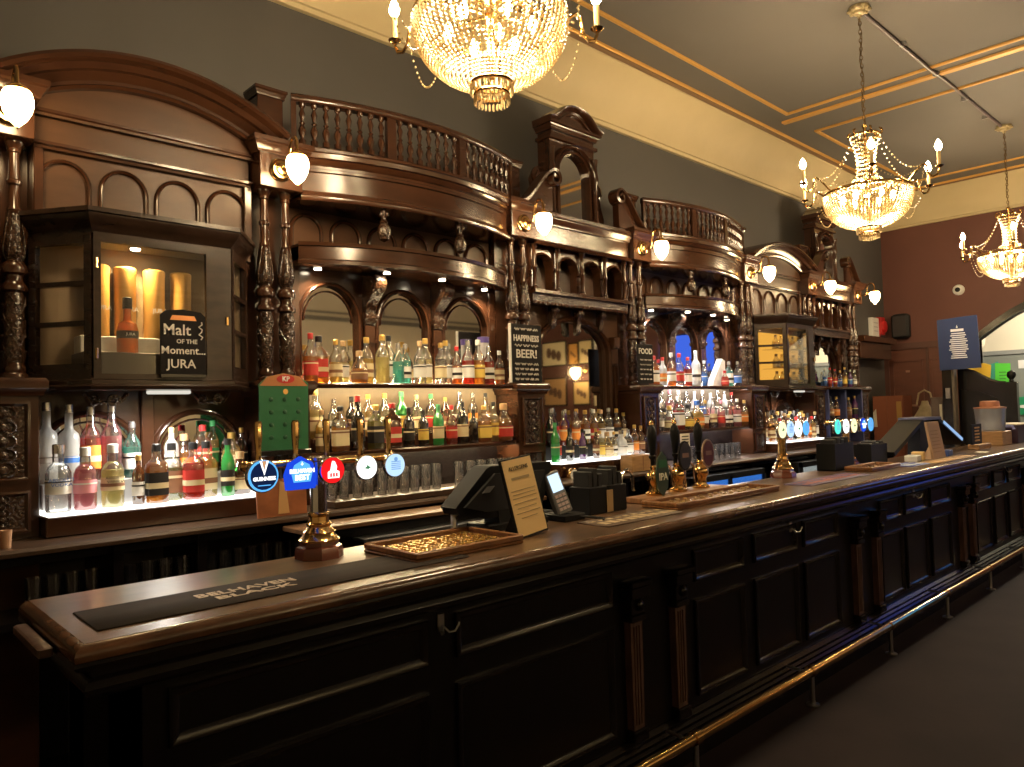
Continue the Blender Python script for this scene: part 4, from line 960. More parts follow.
row([('round', 'orange', 'white', 'red', .85), ('round', 'red', 'white', 'silver', 1.0), ('round', 'amber', 'yellow', 'white', 1.03), ('round', 'red', 'white', 'silver', .9), ('round', 'orange', 'cream', 'white', .8)], X_a+1.06, X_b-.02, 3.83, za+.0005, 'front', sh+' at far arch', g)
o = MB().lathe([(.04, 0), (.04, .30), (.042, .302), (.042, .335), (.03, .338)], n=16).build('gift_tube', mat('tube silver', (.6, .58, .6), .3, .4)); o.location = (X_b-.10, 3.90, za+.0005); tag(o, 'silver whisky gift tube with purple cap on the upper shelf', 'tube')
MB().lathe([(.0425, .295), (.0425, .336)], n=16).build('tube_cap', mat('purple card', (.12, .08, .35), .4), o, local=True)
zb_ = 1.4005; sh = 'lower green-card shelf'
row([('round', 'gold', 'cream', 'cork', .8), ('flask', 'amber', 'cream', 'black'), ('tall', 'dark', 'black', 'red', 1.0), ('square', 'olive', 'black', 'gold', 1.0), ('flask', 'brown', 'red', 'red', 1.05), ('wine', 'dark', 'black', 'black', .8), ('wine', 'dark', 'yellow', 'black', .75), ('wine', 'green', 'cream', 'green', .85)], X_a+.03, X_a+.86, 3.78, zb_, 'front', sh+' beside pillar', g)
row([('round', 'red', 'red', 'red', .85), ('wine', 'dark', 'cream', 'black', .9), ('round', 'dark', None, 'black', .75), ('flask', 'amber', 'yellow', 'gold', .95), ('tall', 'gold', 'yellow', 'black', .85), ('squat', 'amber', 'red', 'cork', 1.2)], X_a+.96, X_b-.03, 3.78, zb_, 'front', sh+' at far arch', g)
o = MB().bbox(PX[1]+.15, PX[2]-.15, 3.85, 3.925, 1.40, 1.475).build('bottle_riser', WOOD); tag(o, 'dark wooden step for the back row on the lower bow shelf', 'riser')
row([('round', 'yellow', 'cream', 'gold'), ('round', 'clear', 'white', 'silver', .8), ('round', 'dark', 'brown', 'black', .85), ('round', 'gold', 'cream', 'gold', .9), ('round', 'clear', 'cream', 'gold', .92), ('round', 'green', 'yellow', 'green', .95), ('round', 'clear', 'cream', 'cork', .88), ('round', 'clear', 'red', 'green', .9), ('wine', 'brown', 'brown', 'gold', .8), ('round', 'clear', 'white', 'silver', .95), ('tall', 'clear', 'orange', 'silver', .86), ('tall', 'amber', 'brown', 'black', .86)], X_a+.05, X_b-.1, 3.89, 1.4755, 'back', sh, g, .95)
# centre shelf under the arched mirror
zc = 1.2285; g = 'bottles under the arched mirror'; sh = 'arched mirror shelf'; xa = PX[2]+.20; xb = PX[3]-.20
o = MB().bbox(PX[2]+.15, PX[3]-.15, 3.83, 3.93, zc, zc+.10).build('bottle_riser', BLACK); tag(o, 'black step for the back row under the arched mirror', 'riser')
row([('slim', 'green', 'green', 'green', 1), ('slim', 'clear', 'red', 'red', .9), ('slim', 'dark', 'black', 'black', .85), ('slim', 'dark', 'brown', 'black', .8), ('slim', 'purple', 'black', 'black', .8), ('slim', 'dark', 'black', 'black', .75), ('slim', 'brown', 'brown', 'gold', .8)], xa-.03, xa+.42, 3.70, zc, 'front', sh+' by happiness board', g)
row([('flask', 'yellow', 'yellow', 'gold', .8), ('squat', 'gold', 'cream', 'cork', .9), ('round', 'yellow', 'white', 'gold', .65), ('squat', 'frosted', 'white', 'silver', .95), ('flask', 'clear', 'white', 'silver', .8), ('round', 'amber', 'orange', 'gold', .8), ('wine', 'brown', 'brown', 'gold', .75)], xa+.49, xb+.02, 3.70, zc, 'front', sh+' by food board', g)
row([('tall', 'green', 'green', 'silver', .95), ('tall', 'red', 'red', 'silver', .9), ('tall', 'dark', 'black', 'silver', .9), ('tall', 'orange', 'red', 'silver', .92), ('tall', 'red', 'orange', 'silver', .85), ('tall', 'purple', 'red', 'silver', .88), ('tall', 'orange', 'orange', 'silver', .82), ('tall', 'gold', 'orange', 'gold', .88)], xa-.02, xa+.47, 3.88, zc+.1005, 'back', sh+' by happiness board', g)
row([('round', 'amber', 'white', 'gold', .9), ('round', 'amber', 'red', 'white', .92), ('round', 'gold', 'white', 'cork', .9), ('round', 'clear', 'white', 'silver', .95), ('round', 'amber', 'black', 'gold', .92), ('round', 'brown', 'cream', 'gold', .8)], xa+.54, xb+.02, 3.88, zc+.1005, 'back', sh+' by food board', g)
# second bow bay
g = 'gin bottles in the second bow bay'; X_a, X_b = PX[3]+.2, PX[4]-.2; sh = 'upper shelf beside food board'
row([('square', 'orange', 'white', 'red', 1.0), ('round', 'frosted', 'orange', 'orange' if 0 else 'red', .85), ('round', 'orange', 'white', 'white', 1.0), ('round', 'clear', 'red', 'red', 1.0), ('round', 'red', 'white', 'red', .9), ('tall', 'frosted', 'white', 'white', 1.05), ('slim', 'blue', 'blue', 'white', .85)], X_a, X_a+.80, 3.83, za+.0005, 'front', sh, g)
o = MB().poly([(-.13, 0), (.10, 0), (.10, .25), (.05, .27), (-.12, .05)], -.03, .03).build('gin_display', mat('white card', (.82, .80, .76), .5)); o.location = (X_a+1.08, 3.86, za+.0005); tag(o, 'white slanted gin display card on the upper shelf', 'display')
row([('squat', 'red', 'red', 'red', .7)], X_a+1.07, X_a+1.07, 3.77, za+.0005, 'near', 'before the white gin display', g)
row([('square', 'teal', 'white', 'silver', .95), ('round', 'clear', 'blue', 'silver', .85)], X_a+1.25, X_b-.02, 3.83, za+.0005, 'front', 'upper shelf beside amber cabinet', g)
sh = 'lower shelf beside food board'
o = MB().bbox(PX[3]+.15, PX[4]-.15, 3.85, 3.925, 1.40, 1.475).build('bottle_riser', WOOD); tag(o, 'dark wooden step for the back row of the gin shelf', 'riser')
row([('round', 'clear', 'white', 'white', .8), ('squat', 'clear', 'cream', 'gold', 1.0), ('square', 'red', 'white', 'white', 1.15), ('squat', 'clear', 'yellow', 'black', 1.05), ('squat', 'gold', 'orange', 'blue', 1.2), ('slim', 'orange', 'white', 'gold', .9), ('slim', 'clear', 'cream', 'silver', 1.0), ('round', 'pink', 'red', 'pink', .85), ('round', 'clear', 'white', 'silver', .85), ('round', 'pink', 'white', 'white', .9), ('round', 'amber', 'orange', 'gold', .85)], X_a, X_b, 3.78, zb_, 'front', sh, g)
row([('round', 'frosted', 'white', 'silver', .95), ('round', 'clear', 'black', 'silver', .95), ('round', 'pink', 'white', 'pink', 1.0), ('round', 'clear', 'black', 'white', .98), ('round', 'clear', 'white', 'silver', .95), ('tall', 'frosted', 'white', 'white', .9), ('tall', 'clear', 'blue', 'white', .92), ('round', 'frosted', 'pink', 'white', .9), ('round', 'clear', 'white', 'silver', 1.0), ('tall', 'frosted', 'silver', 'silver', .9), ('round', 'pink', 'red', 'red', .92)], X_a+.05, X_b-.05, 3.89, 1.4755, 'back', sh, g, .95)
# under the amber cabinet and in the end bay
g = 'bottles under the amber-lit cabinet'; xa = PX[4]+.2; xb = PX[5]-.2; sh = 'shelf under amber cabinet'
mix = ['amber', 'gold', 'clear', 'brown', 'red', 'dark', 'yellow', 'amber', 'brown', 'orange', 'gold', 'dark', 'amber']
ml = ['cream', 'white', 'red', 'black', 'yellow', 'cream', 'white', 'brown', 'cream', 'orange', 'cream', 'white', 'yellow']
row([(('round', 'wine', 'square', 'tall')[k % 4], mix[k], ml[k], ('gold', 'black', 'red', 'cork')[k % 4], .92) for k in range(12)], xa, xb, 3.71, zl, 'front', sh, g)
row([(('tall', 'round', 'wine')[k % 3], mix[(k*5+3) % 13], ml[(k*3+2) % 13], ('black', 'gold', 'silver')[k % 3], 1.02) for k in range(11)], xa+.03, xb-.03, 3.85, zl, 'back', sh, g)
g = 'bottles in the end bay'; xa = PX[5]+.2; xb = PX[6]-.2
row([('slim', 'blue', 'blue', 'white', .75), ('slim', 'red', 'red', 'red', .8), ('slim', 'orange', 'red', 'red', .75), ('slim', 'blue', 'blue', 'gold', .7), ('slim', 'amber', 'yellow', 'gold', .85), ('slim', 'purple', 'blue', 'white', .75), ('slim', 'clear', 'white', 'white', .75)], xa, xb, 3.76, 1.7905, 'front', 'upper shelf in end bay', g)
o = MB().bbox(-.16, .16, -.05, .05, 0, .07).build('blue_carton', LB['blue']); o.location = (9.0, 3.88, 1.7905); tag(o, 'low blue carton behind the small bottles in the end bay', 'carton')
row([('round', 'purple', 'black', 'gold', .9), ('wine', 'dark', 'brown', 'black', .9), ('round', 'brown', 'orange', 'gold', .9), ('wine', 'dark', 'blue', 'black', .9), ('round', 'amber', 'brown', 'gold', .85), ('wine', 'purple', 'black', 'gold', .9)], xa, xb, 3.78, 1.4105, 'front', 'lower shelf in end bay', g)
# bottles inside the amber cabinet
g = 'bottles in the amber cabinet'
for z, nm in ((1.7955, 'bottom'), (1.9785, 'middle'), (2.1785, 'top')):
    row([('squat', 'gold', 'cream', 'cork', .72), ('squat', 'amber', 'yellow', 'gold', .72), ('squat', 'gold', 'brown', 'gold', .72), ('squat', 'amber', 'cream', 'cork', .72), ('squat', 'gold', 'yellow', 'gold', .72)], c2x-.26, c2x+.26, 3.74, z, nm, 'amber-lit cabinet', g)

# ------------------------------------------------------------------ glasses on the back counter shelves
gp = MB().lathe([(.024, 0), (.026, .004), (.034, .145), (.0325, .145), (.0245, .008), (.001, .008)], n=12, caps=False).build('pint_glass', TUMBLER)
pm = gp.data; bpy.data.objects.remove(gp)
k = 0
for nm, x0, x1, n_, y, z in (('by the counter end', .66, .87, 4, 3.56, .8305), ('under the white lit shelf', 1.02, 1.24, 4, 3.54, .8305), ('under the white lit shelf', 1.36, 1.78, 7, 3.54, .8305), ('below the bow shelf', 2.02, 2.72, 10, 3.56, 1.1555), ('by the till', 2.9, 3.35, 6, 3.56, 1.1555), ('beside the pumps', 5.35, 6.2, 10, 3.55, 1.1185)):
    for i in range(n_):
        x = x0+(x1-x0)*i/(n_-1); o = bpy.data.objects.new('pint_glass', pm); col.objects.link(o); o.location = (x, y+random.uniform(-.01, .01), z)
        tag(o, 'clear empty pint glass, %s in the row %s%s' % (ORD[i], nm, '' if k != 2 else ' beyond the upright'), 'glass', 'clean glasses behind the bar')
    k += 1

# ------------------------------------------------------------------ things on the bar counter
ZK = ZT_
RXm = Matrix.Rotation(PI/2, 3, 'X')
t = thing('bar_runner', 'long dark rubber bar runner with pale lettering at the counter end', 'mat', (1.0, 2.1, ZK))
MB().bbox(.50, 1.66, 1.995, 2.23, ZK, ZK+.005, .002).build('runner_sheet', mat('runner rubber', (.030, .021, .017), .75, spec=.15, var=.5, vscale=3, stretch=(1, 3, 1)), t)
for s, sz, y in (('BELHAVEN', .062, 2.135), ('BLACK', .05, 2.075)): text('lettering', s, sz, (.93, y, ZK+.0055), mat('faded print', (.55, .45, .36), .6), t, rot=(0, 0, 0), sx=1.0 if sz > .055 else 1.5, bold=.001)
def disc(mb, c, r, d=.012, n=20): return mb.lathe([(r, 0), (r, d*.7), (r*.94, d)], c, n, RXm)
def font(x, y, label, zb, badges, ztop, group, hexw=True, body=None):
    t = thing('beer_font', label, 'beer tap', (x, y, ZK), group); body = body or BRASS
    MB().lathe([(.085, 0), (.085, .025), (.08, .04), (.07, .045), (.068, .06)], (x, y, ZK), 8).build('wooden_base', mat('base mahogany', (.16, .04, .022), .25, coat=.5), t, smooth=20)
    MB().lathe([(.07, .06), (.072, .066), (.058, .078), (.054, .088), (.058, .092), (.05, .10), (.042, .11), (.045, .12), (.037, .126), (.035, .145), (.04, .15), (.04, .157), (.032, .162)], (x, y, ZK), 20).build('stepped_foot', BRASS, t)
    MB().lathe([(.030, .16), (.029, ztop-ZK-.06), (.036, ztop-ZK-.055), (.036, ztop-ZK-.045), (.03, ztop-ZK-.04)], (x, y, ZK), 20).build('column', body, t)
    x0 = badges[0][0]-.03; x1 = badges[-1][0]+.03
    MB().tube([(x0, y, zb+.03), (x1, y, zb+.03)], .015, 12).build('cross_bar', BRASS, t)
    for e in (x0, x1): MB().sphere((e, y, zb+.03), .02, 12, 8).build('end_knob', BRASS, t)
    for b in badges:
        bx, kind, rr, m = b[:4]
        o = disc(MB(), (bx, y-.055, zb), rr*1.08, .016).build('badge', CHROME if kind != 'shield' else m, t) if kind != 'shield' else \
            MB().poly([(bx-rr*.92, zb-rr), (bx+rr*.92, zb-rr), (bx+rr*1.02, zb-rr*.1), (bx+rr*.75, zb+rr*.62), (bx+rr*.35, zb+rr*.8), (bx, zb+rr*1.0), (bx-rr*.35, zb+rr*.8), (bx-rr*.75, zb+rr*.62), (bx-rr*1.02, zb-rr*.1)], y-.075, y-.055).build('badge', m, t)
        if kind != 'shield': disc(MB(), (bx, y-.071, zb), rr, .004, 24).build('badge_lens', m, o)
        if len(b) > 4: b[4](o, bx, y-.0765, zb, rr)
        MB().tube([(bx, y-.02, zb+.02), (bx, y-.05, zb)], .012, 6).build('badge_stem', BRASS, t)
        MB().tube([(bx, y-.015, zb+.03), (bx, y-.04, zb+.03), (bx, y-.04, zb-.05)], .011, 7).build('nozzle', CHROME, t)
        if b[0] < 2: MB().lathe([(.009, 0), (.011, .01), (.009, .03), (.013, .08), (.014, .13), (.010, .14)], (bx+.012, y-.01, zb+.04), 8).build('tap_handle', BRASS if b[0] < 2 else mat('tap lever', (.35, .22, .12), .3, .5), t)
    return t
def E_(name, c, s): return glow('badge '+name, c, s)
WL = E_('white print', (1, 1, .97), 1.3)
def b_stout(o, x, y, z, r):
    disc(MB(), (x, y+.0005, z), r*.88, .001, 20).build('badge_ring', E_('navy', (.006, .014, .05), .8), o)
    MB().poly([(x-r*.30, z+r*.95), (x-r*.16, z+r*.95), (x, z+r*.30), (x+r*.16, z+r*.95), (x+r*.30, z+r*.95), (x, z+r*.05)], y-.004, y-.003).build('chevron', WL, o, smooth=0)
    MB().poly([(x-r*.12, z+r*.95), (x+r*.12, z+r*.95), (x, z+r*.42)], y-.004, y-.003).build('chevron_core', E_('tan', (.6, .3, .12), .8), o, smooth=0)
    text('lettering', 'GUINNESS', r*.32, (x, y-.004, z-r*.18), WL, o, bold=.0006)
    MB().box(x-r*.42, x+r*.42, y-.004, y-.003, z-r*.62, z-r*.56).build('underline', E_('sky', (.1, .4, .85), .9), o, smooth=0)
def b_best(o, x, y, z, r):
    MB().poly([(x-r*.55, z-r*.55), (x+r*.55, z-r*.55), (x+r*.7, z), (x+r*.5, z+r*.5), (x, z+r*.75), (x-r*.5, z+r*.5), (x-r*.7, z)], y-.002, y-.001).build('shield_centre', E_('sky', (.1, .4, .85), .9), o, smooth=0)
    text('lettering', 'BELHAVEN', r*.34, (x, y-.004, z+r*.12), WL, o, bold=.0008); text('lettering', 'BEST', r*.46, (x, y-.004, z-r*.28), WL, o, bold=.0008)
    text('lettering', '\u2193', r*.3, (x, y-.004, z+r*.55), WL, o)
def b_red(o, x, y, z, r):
    MB().poly([(x-r*.5, z-r*.6), (x+r*.5, z-r*.6), (x+r*.5, z-r*.1), (x+r*.25, z), (x+r*.3, z+r*.3), (x+r*.1, z+r*.7), (x-r*.1, z+r*.75), (x-r*.2, z+r*.4), (x-r*.28, z), (x-r*.5, z-r*.1)], y-.002, y-.001).build('white_emblem', WL, o, smooth=0)
    for i in range(3): MB().box(x-r*.32+i*r*.25, x-r*.16+i*r*.25, y-.003, y-.002, z-r*.5, z-r*.2).build('emblem_bar', E_('red', (.75, .01, .012), .9), o, smooth=0)
def b_leaf(o, x, y, z, r):
    MB().poly([(x-r*.35, z-r*.05), (x+r*.05, z-r*.15), (x+r*.35, z), (x+r*.1, z+r*.12), (x, z+r*.3), (x-r*.1, z+r*.1)], y-.002, y-.001).build('green_leaf', E_('leaf', (.05, .25, .1), .6), o, smooth=0)
def b_blue(o, x, y, z, r):
    for k in range(5): MB().box(x-r*.5, x+r*.5, y-.002, y-.001, z+r*(.3-.17*k), z+r*(.38-.17*k)).build('blue_line', E_('pale print', (.16, .32, .62), .8), o, smooth=0)
    disc(MB(), (x, y-.001, z+r*.55), r*.2, .001, 10).build('blue_dot', E_('pale print', (.16, .32, .62), .8), o)
font(1.32, 2.42, 'brass beer font with five round and shield badges beside the bar runner', 1.41,
     [(1.082, 'disc', .052, E_('sky', (.1, .4, .85), .9), b_stout), (1.217, 'shield', .056, E_('royal', (.01, .05, .55), .9), b_best), (1.338, 'disc', .045, E_('red', (.75, .01, .012), .9), b_red), (1.478, 'disc', .042, WL, b_leaf), (1.602, 'disc', .042, E_('pale blue', (.45, .65, .95), .9), b_blue)], 1.50, 'beer fonts on the bar', body=CHROME)
font(4.84, 2.44, 'brass beer font with pale glowing badges beside the hand pumps', 1.43,
     [(4.715, 'disc', .055, E_('cream', (1, .85, .45), 1.0), b_leaf), (4.83, 'disc', .055, E_('pale blue', (.45, .65, .95), .9), b_blue), (4.945, 'disc', .055, WL, b_leaf), (5.06, 'disc', .05, E_('sky', (.1, .4, .85), .9), b_blue)], 1.52, 'beer fonts on the bar')
font(5.945, 2.46, 'brass beer font with green and blue badges furthest along the bar', 1.42,
     [(5.63, 'disc', .055, E_('mint', (.08, .70, .55), 1.0), b_blue), (5.78, 'disc', .055, WL, b_leaf), (5.93, 'disc', .055, E_('cream', (1, .85, .45), 1.0), b_leaf), (6.11, 'disc', .055, E_('royal', (.01, .05, .55), .9), b_best), (6.26, 'disc', .055, E_('sky', (.1, .4, .85), .9), b_blue)], 1.50, 'beer fonts on the bar')
# wooden drip trays
def tray(x0, x1, y0, y1, label, nx, ny, m=GOLD):
    t = thing('drip_tray', label, 'tray', ((x0+x1)/2, (y0+y1)/2, ZK), 'wooden drip trays')
    MB().bbox(x0, x1, y0, y1, ZK, ZK+.012).build('tray_floor', OAK, t)
    for a in ((x0, x1, y0, y0+.015), (x0, x1, y1-.015, y1), (x0, x0+.015, y0+.015, y1-.015), (x1-.015, x1, y0+.015, y1-.015)): MB().bbox(*a, ZK+.012, ZK+.034).build('tray_side', OAK, t)
    pr = None
    for i in range(nx):
        for j in range(ny):
            c = (x0+.045+(x1-x0-.09)*i/(nx-1)+random.uniform(-.008, .008), y0+.045+(y1-y0-.09)*j/(ny-1)+random.uniform(-.008, .008), ZK+.012)
            if pr is None: pr = MB().lathe([(.013, 0), (.014, .004), (.012, .009), (.005, .010), (.004, .006)], n=8).build('brass_stud', m, t, local=True); o = pr
            else: o = inst(pr, 'brass_stud', t)
            o.location = Vector(c)-t.location; s_ = random.uniform(.75, 1.15); o.scale = (s_, s_, s_)
    return t
tray(1.47, 1.97, 2.04, 2.37, 'wooden drip tray full of brass studs beside the allergens card', 13, 8, mat('stud gold', (.85, .55, .18), .25, .9))
tray(3.05, 4.08, 2.08, 2.30, 'long wooden drip tray in front of the hand pumps', 14, 3, mat('studs pale', (.6, .45, .25), .3, .6))
tray(5.5, 6.05, 2.10, 2.30, 'wooden drip tray below the furthest beer font', 8, 3, mat('studs dark', (.2, .12, .07), .4, .4))
o = thing('salt_shaker', 'small steel shaker standing at the back of the studded tray', 'shaker', (1.93, 2.40, ZK)); MB().lathe([(.014, 0), (.015, .07), (.012, .075), (.013, .11), (.009, .12)], (1.93, 2.41, ZK), 10).build('body', STEEL, o); MB().lathe([(.0145, .075), (.0145, .112)], (1.93, 2.41, ZK), 10).build('white_cap', WHITE, o)
# till seen from behind
t = thing('pos_till', 'black till monitor seen from behind next to the allergens card', 'till', (2.2, 2.42, ZK))
MB().bbox(2.05, 2.40, 2.32, 2.48, ZK, ZK+.03).build('foot', BLACK, t)
MB().poly([(2.34, ZK+.03), (2.44, ZK+.03), (2.44, ZK+.12), (2.36, ZK+.14)], 2.12, 2.36, 'yz').build('stand', BLACK, t, smooth=0)
MB().poly([(1.89, ZK+.115), (1.91, ZK+.085), (2.06, ZK+.055), (2.38, ZK+.055), (2.455, ZK+.25), (2.45, ZK+.268), (2.085, ZK+.272), (2.06, ZK+.262)], 2.35, 2.45).build('monitor', BLACK, t, smooth=20)
MB().poly([(1.93, ZK+.115), (2.05, ZK+.085), (2.33, ZK+.085), (2.40, ZK+.235), (2.10, ZK+.24)], 2.335, 2.35).build('back_cover', BLACKM, t, smooth=0)
MB().poly([(2.02, ZK+.165), (2.06, ZK+.165), (2.09, ZK+.19), (2.05, ZK+.19)], 2.331, 2.336).build('rating_plate', mat('plate grey', (.2, .2, .2), .4), t, smooth=0)
# allergens card in a leaning frame
t = thing('allergens_card', 'tan allergens notice leaning in a black frame', 'sign', (2.1, 2.14, ZK))
Mx = Matrix.Translation((2.105, 2.12, ZK)) @ Matrix.Rotation(R(5), 4, 'Z') @ Matrix.Rotation(R(-12), 4, 'X') @ Matrix.Rotation(R(-5), 4, 'Y')
MB().bbox(-.098, .098, 0, .01, .005, .325, .002).xf(Mx).build('backing', BLACK, t)
MB().box(-.089, .089, -.002, .0, .013, .317).xf(Mx).build('paper', CREAMP, t, smooth=0)
text('heading', 'ALLERGENS', .023, None, INK, t, M=Matrix.Translation((-t.location)) @ Mx @ Matrix.Translation((0, -.003, .28)) @ Matrix.Rotation(PI/2, 4, 'X'))
for k, (zz, ww) in enumerate(((.235, .055), (.19, .075), (.175, .07), (.16, .075), (.14, .07), (.12, .06), (.10, .075), (.08, .05))):
    MB().box(-ww, ww, -.003, -.002, zz, zz+(.010 if k == 0 else .003)).xf(Mx).build('print_line', mat('faint print', (.38, .27, .13), .7), t, smooth=0)
MB().poly([(2.15, ZK), (2.28, ZK), (2.17, ZK+.18)], 2.09, 2.12, 'yz').build('easel_leg', BLACK, t, smooth=0)
# card terminal
t = thing('card_terminal', 'grey card payment terminal with lit screen leaning beside the till', 'card reader', (2.5, 2.33, ZK))
Mx = Matrix.Translation((2.49, 2.31, ZK+.03)) @ Matrix.Rotation(R(-12), 4, 'Z') @ Matrix.Rotation(R(-14), 4, 'X') @ Matrix.Rotation(R(-14), 4, 'Y')
MB().bbox(-.042, .042, -.02, .02, 0, .20, .006).xf(Mx).build('casing', mat('terminal grey', (.10, .10, .11), .35), t)
MB().box(-.03, .03, -.023, -.02, .105, .185).xf(Mx).build('screen', glow('terminal screen', (.55, .75, .95), 1.0), t, smooth=0)
for i in range(3):
    for j in range(4): MB().box(-.03+i*.021, -.013+i*.021, -.023, -.019, .018+j*.02, .031+j*.02).xf(Mx).build('key', mat('key pale', (.45, .35, .36), .5), t, smooth=0)
MB().bbox(2.44, 2.58, 2.26, 2.40, ZK, ZK+.03).build('cradle', BLACK, t)
MB().tube([(2.53, 2.28, ZK+.02), (2.58, 2.22, ZK+.012), (2.60, 2.17, ZK+.008), (2.56, 2.14, ZK+.008)], .006, 6).build('cable', BLACKM, t)
# caddies
t = thing('bar_caddy', 'pair of joined black bar caddies with a paper slip between them', 'caddy', (2.8, 2.38, ZK))
for cx_ in (2.735, 2.885):
    MB().bbox(cx_-.065, cx_+.065, 2.31, 2.44, ZK, ZK+.13).build('pot', BLACK, t)
    for k in range(3): MB().bbox(cx_-.055+.038*k, cx_-.025+.038*k, 2.325, 2.425, ZK+.12, ZK+.19+.014*((k+1) % 3)).build('menu_stack', BLACKM, t)
MB().box(2.80, 2.82, 2.33, 2.42, ZK+.02, ZK+.10).build('joining_block', BLACK, t, smooth=0)
MB().box(2.79, 2.83, 2.30, 2.306, ZK+.005, ZK+.11).build('paper_slip', mat('slip tan', (.45, .30, .14), .6), t, smooth=0)
t = thing('bar_caddy', 'black plastic caddy standing beside the furthest beer font', 'caddy', (5.62, 2.40, ZK))
for a, b, c, d in ((5.45, 5.78, 2.34, 2.35), (5.45, 5.78, 2.47, 2.48), (5.45, 5.46, 2.35, 2.47), (5.77, 5.78, 2.35, 2.47)): MB().box(a, b, c, d, ZK, ZK+.20).build('wall', BLACK, t, smooth=0)
MB().box(5.45, 5.78, 2.34, 2.48, ZK, ZK+.01).build('base', BLACK, t, smooth=0)
for k in range(4): MB().bbox(5.47+k*.07, 5.53+k*.07, 2.36, 2.46, ZK+.01, ZK+.23+.012*(k % 2)).build('menu_stack', BLACKM, t)
t = thing('bar_caddy', 'black plastic caddy in front of the second till', 'caddy', (6.28, 2.40, ZK))
for a, b, c, d in ((6.12, 6.45, 2.34, 2.35), (6.12, 6.45, 2.47, 2.48), (6.12, 6.13, 2.35, 2.47), (6.44, 6.45, 2.35, 2.47)): MB().box(a, b, c, d, ZK, ZK+.16).build('wall', BLACK, t, smooth=0)
MB().box(6.12, 6.45, 2.34, 2.48, ZK, ZK+.01).build('base', BLACK, t, smooth=0)
for k in range(4): MB().bbox(6.14+k*.075, 6.20+k*.075, 2.36, 2.46, ZK+.01, ZK+.17+.012*(k % 2)).build('menu_stack', BLACKM, t)
# printed bar mats
def barmat(x0, x1, y0, y1, label, m, pm_):
    t = thing('bar_mat', label, 'mat', ((x0+x1)/2, (y0+y1)/2, ZK), 'flat bar mats')
    MB().bbox(x0, x1, y0, y1, ZK, ZK+.006, .002).build('mat_sheet', m, t)
    n_ = int((x1-x0)/.06)
    for k in range(n_):
        MB().box(x0+.03+k*.06, x0+.06+k*.06+random.uniform(0, .02), y0+.04, y0+.05+random.uniform(.02, .06), ZK+.006, ZK+.007).build('print_patch', pm_, t, smooth=0)
        MB().box(x0+.03+k*.06, x0+.06+k*.06, y1-.06, y1-.06+random.uniform(.01, .03), ZK+.006, ZK+.007).build('print_patch', pm_, t, smooth=0)
barmat(2.45, 3.0, 2.02, 2.20, 'dark bar mat with worn cream print before the caddy', mat('mat brown', (.10, .06, .035), .6), mat('mat print cream', (.50, .38, .22), .6))
barmat(4.4, 5.3, 2.04, 2.22, 'purple and red printed bar mat under the brass font', mat('mat purple', (.10, .07, .16), .5), mat('mat print red', (.35, .10, .08), .6))
barmat(6.08, 6.45, 2.02, 2.20, 'blue and white printed bar mat beyond the small tray', mat('mat blue', (.05, .10, .40), .5), mat('mat print white', (.6, .65, .7), .6))
barmat(6.5, 7.5, 1.97, 2.11, 'tan cork bar mat in front of the second till', mat('mat tan', (.42, .25, .11), .6), mat('mat print tan', (.55, .36, .18), .6))
# hand pumps
def pump(x, y, label, clip):
    t = thing('hand_pump', label, 'hand pump', (x, y, ZK+.03), 'hand pumps on the bar'); z = ZK+.03
    MB().lathe([(.05, 0), (.052, .012), (.035, .022), (.03, .05), (.04, .07), (.046, .09), (.044, .11), (.03, .13), (.02, .14), (.024, .15), (.014, .16)], (x, y, z), 16).build('brass_body', BRASS, t)
    MB().lathe([(.012, .155), (.012, .19), (.02, .20), (.02, .21), (.014, .215), (.02, .25), (.027, .31), (.026, .34), (.018, .365), (.008, .375)], (x, y+.01, z), 14).build('handle', BLACK, t)
    MB().lathe([(.006, .37), (.014, .38), (.012, .395), (.003, .405)], (x, y+.01, z), 10).build('ferrule', BRASS, t)
    clip(t, x, y-.055, z)
def clip_shield(t, x, y, z):
    o = MB().poly([(x-.045, z+.04), (x, z+.0), (x+.045, z+.04), (x+.055, z+.13), (x+.04, z+.2), (x, z+.235), (x-.04, z+.2), (x-.055, z+.13)], y, y+.008).build('pump_clip', mat('clip green', (.03, .06, .04), .4), t, smooth=0)
    text('lettering', 'IPA', .055, (x, y-.003, z+.10), mat('clip print', (.8, .82, .7), .5), o, bold=.001)
    MB().box(x-.035, x+.035, y-.002, y, z+.15, z+.19).build('clip_band', GREENC, o, smooth=0)
def clip_oval(m, rim):
    def f(t, x, y, z):
        o = MB().lathe([(.075, 0), (.075, .008)], (x, y+.008, z+.20), 22, RXm @ Matrix.Diagonal((.8, 1.1, 1))).build('pump_clip', rim, t)
        MB().lathe([(.066, .008), (.066, .0105)], (x, y+.008, z+.20), 22, RXm @ Matrix.Diagonal((.8, 1.1, 1))).build('clip_face', m, o)
        MB().box(x-.03, x+.03, y-.004, y-.002, z+.19, z+.215).build('clip_band', mat('clip dull', (.25, .15, .12), .5), o, smooth=0)
    return f
pump(3.31, 2.40, 'black-handled brass hand pump with a dark green shield clip', clip_shield)
pump(3.525, 2.40, 'black-handled brass hand pump with a plain black oval clip', clip_oval(mat('clip black', (.02, .02, .022), .4), BLACK))
pump(3.76, 2.40, 'black-handled brass hand pump with a maroon oval clip', clip_oval(mat('clip maroon', (.10, .02, .02), .4), mat('clip rim', (.35, .25, .18), .35, .4)))
t = thing('pump_plinth', 'dark wooden plinth carrying the three hand pumps', 'plinth', (3.55, 2.4, ZK)); MB().bbox(3.14, 3.96, 2.335, 2.475, ZK, ZK+.03).build('plinth_board', OAK, t); MB().bbox(3.16, 3.94, 2.325, 2.335, ZK+.004, ZK+.024, .002).build('plinth_strip', BRASS, t)
